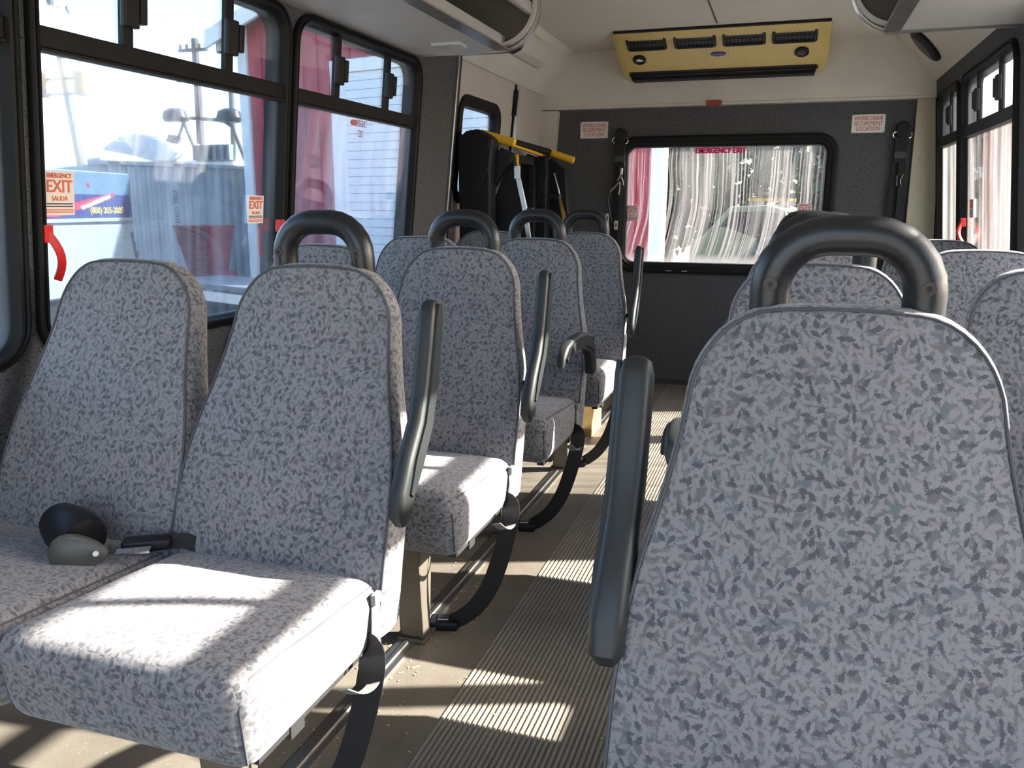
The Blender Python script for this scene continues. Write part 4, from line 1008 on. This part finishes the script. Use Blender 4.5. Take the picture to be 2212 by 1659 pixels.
# cars and trees behind the bus
def car(name, loc, rz, mat, L, W, H, label, ladder=False):
    t = thing(name, loc, label, 'car', None, rz)
    side = [(-L/2, .35), (-L/2+.05, .75*H*.62), (-L*.30, H*.60), (-L*.17, H*.95), (-.05*L, H), (L*.22, H*.98), (L*.40, H*.66), (L/2-.04, H*.60), (L/2, .40), (L/2-.1, .25), (-L/2+.1, .25)]
    MB().prism(side, lambda a, b, d: Vector((a, d*(1-.10*max(0, (b-H*.6)/(H*.4))), b)), -W/2, W/2).build('body', mat, t, 0, world=False, bevel=.05)
    for sg in (-1, 1):
        MB().prism([(-L*.24, H*.64), (-L*.15, H*.91), (-.04*L, H*.93), (-.04*L, H*.64)], lambda a, b, d: Vector((a, d, b)), sg*(W/2-.06), sg*(W/2-.035)).build('side_window', 'darkglass', t, 0, world=False)
        MB().prism([(-.02*L, H*.64), (-.02*L, H*.93), (L*.20, H*.92), (L*.33, H*.66)], lambda a, b, d: Vector((a, d, b)), sg*(W/2-.06), sg*(W/2-.035)).build('side_window', 'darkglass', t, 0, world=False)
        for xx in (-L*.31, L*.31): MB().tube([(xx, sg*(W/2-.2), .33), (xx, sg*(W/2+.01), .33)], .33, 20).build('wheel', 'tyre', t, 30, world=False)
        MB().box(-L/2-.01, -L/2+.06, sg*W*.36-.12, sg*W*.36+.12, H*.42, H*.50).build('headlamp', 'lens', t, 0, world=False, bevel=.01)
    MB().prism([(-L*.285, H*.62), (-L*.175, H*.93), (-L*.165, H*.93), (-L*.275, H*.62)], lambda a, b, d: Vector((a-.02, d, b)), -W/2+.15, W/2-.15).build('windscreen', 'darkglass', t, 0, world=False)
    if ladder:
        for yy in (-.25, .2): MB().box(-.45, .45, yy, yy+.05, H+.08, H+.14).build('roof_ladder', 'ladder', t, 0, world=False)
        for k in range(4): MB().box(-.40+k*.25, -.36+k*.25, -.25, .25, H+.09, H+.13).build('ladder_rung', 'ladder', t, 0, world=False)
        MB().box(-.38, -.33, -.5, .5, H-.02, H+.08).build('roof_bar', 'black', t, 0, world=False); MB().box(.30, .35, -.5, .5, H-.02, H+.08).build('roof_bar', 'black', t, 0, world=False)
    return t
car('parked_car', (-.35, 19, GZ), math.radians(165), 'palecar', 3.0, 1.75, 1.95, 'pale car with a yellow ladder on its roof, behind the streaked rear window', True)
car('parked_car', (.30, 12.5, GZ), math.radians(12), 'darkcar', 3.3, 1.7, 1.52, 'dark blue car parked close behind the rear window, in front of the pale one')
def tree(x, y, h, r, label):
    t = thing('tree', (x, y, GZ), label, 'tree', 'dark trees behind the bus')
    MB().tube([(x, y, GZ), (x+.1, y, GZ+h*.4), (x, y, GZ+h*.75)], lambda i: (.22, .16, .06)[i], 8).build('trunk', 'bark', t, 40)
    m = MB()
    for k in range(1500):
        d = Vector((random.gauss(0, 1), random.gauss(0, 1), random.gauss(0, 1))).normalized()*(random.random()**.4)
        p = Vector((x+d.x*r, y+d.y*r*.8, GZ+h*.52+d.z*h*.5)); a, b = random.uniform(0, 6.3), random.uniform(-.8, .8); sz = random.uniform(.14, .30)
        u = Vector((math.cos(a), math.sin(a), b)).normalized()*sz; w = Vector((-math.sin(a)*b, math.cos(a)*.3, 1)).normalized()*sz*.6
        m.add([p-u, p+w, p+u, p-w], [(0, 1, 2, 3)])
    m.build('foliage', 'leaf', t, 0, kind='stuff')
for k, (x, y, h, r) in enumerate(((-5.6, 24, 6.4, 1.8), (-1.7, 24, 7.2, 1.8), (1.9, 24, 6.0, 1.6), (-3.8, 28.4, 8.5, 1.9), (.30, 28.4, 8.0, 1.9))):
    tree(x, y, h, r, 'dark leafy tree standing beyond the parked cars behind the bus')
# red shed to the right
rs = thing('red_shed', (4.2, 13.0, GZ), 'weathered red shed with a pale roof seen through the streaked right windows', 'building')
MB().box(2.35, 6.5, 10.0, 17, GZ, 2.05).build('shed_body', 'barnred', rs, 0)
for k in range(28): MB().box(2.32, 2.35, 10.0+k*.25, 10.03+k*.25, GZ, 2.05).build('wall_rib', 'barnred', rs, 0)
for k in range(16): MB().box(2.35+k*.26, 2.38+k*.26, 9.97, 10.0, GZ, 2.05).build('wall_rib', 'barnred', rs, 0)
MB().prism([(2.1, 2.05), (6.8, 2.05), (4.45, 2.75)], MY, 9.7, 17.3).build('shed_roof', 'offwhite', rs, 0)
bpy.context.view_layer.update()
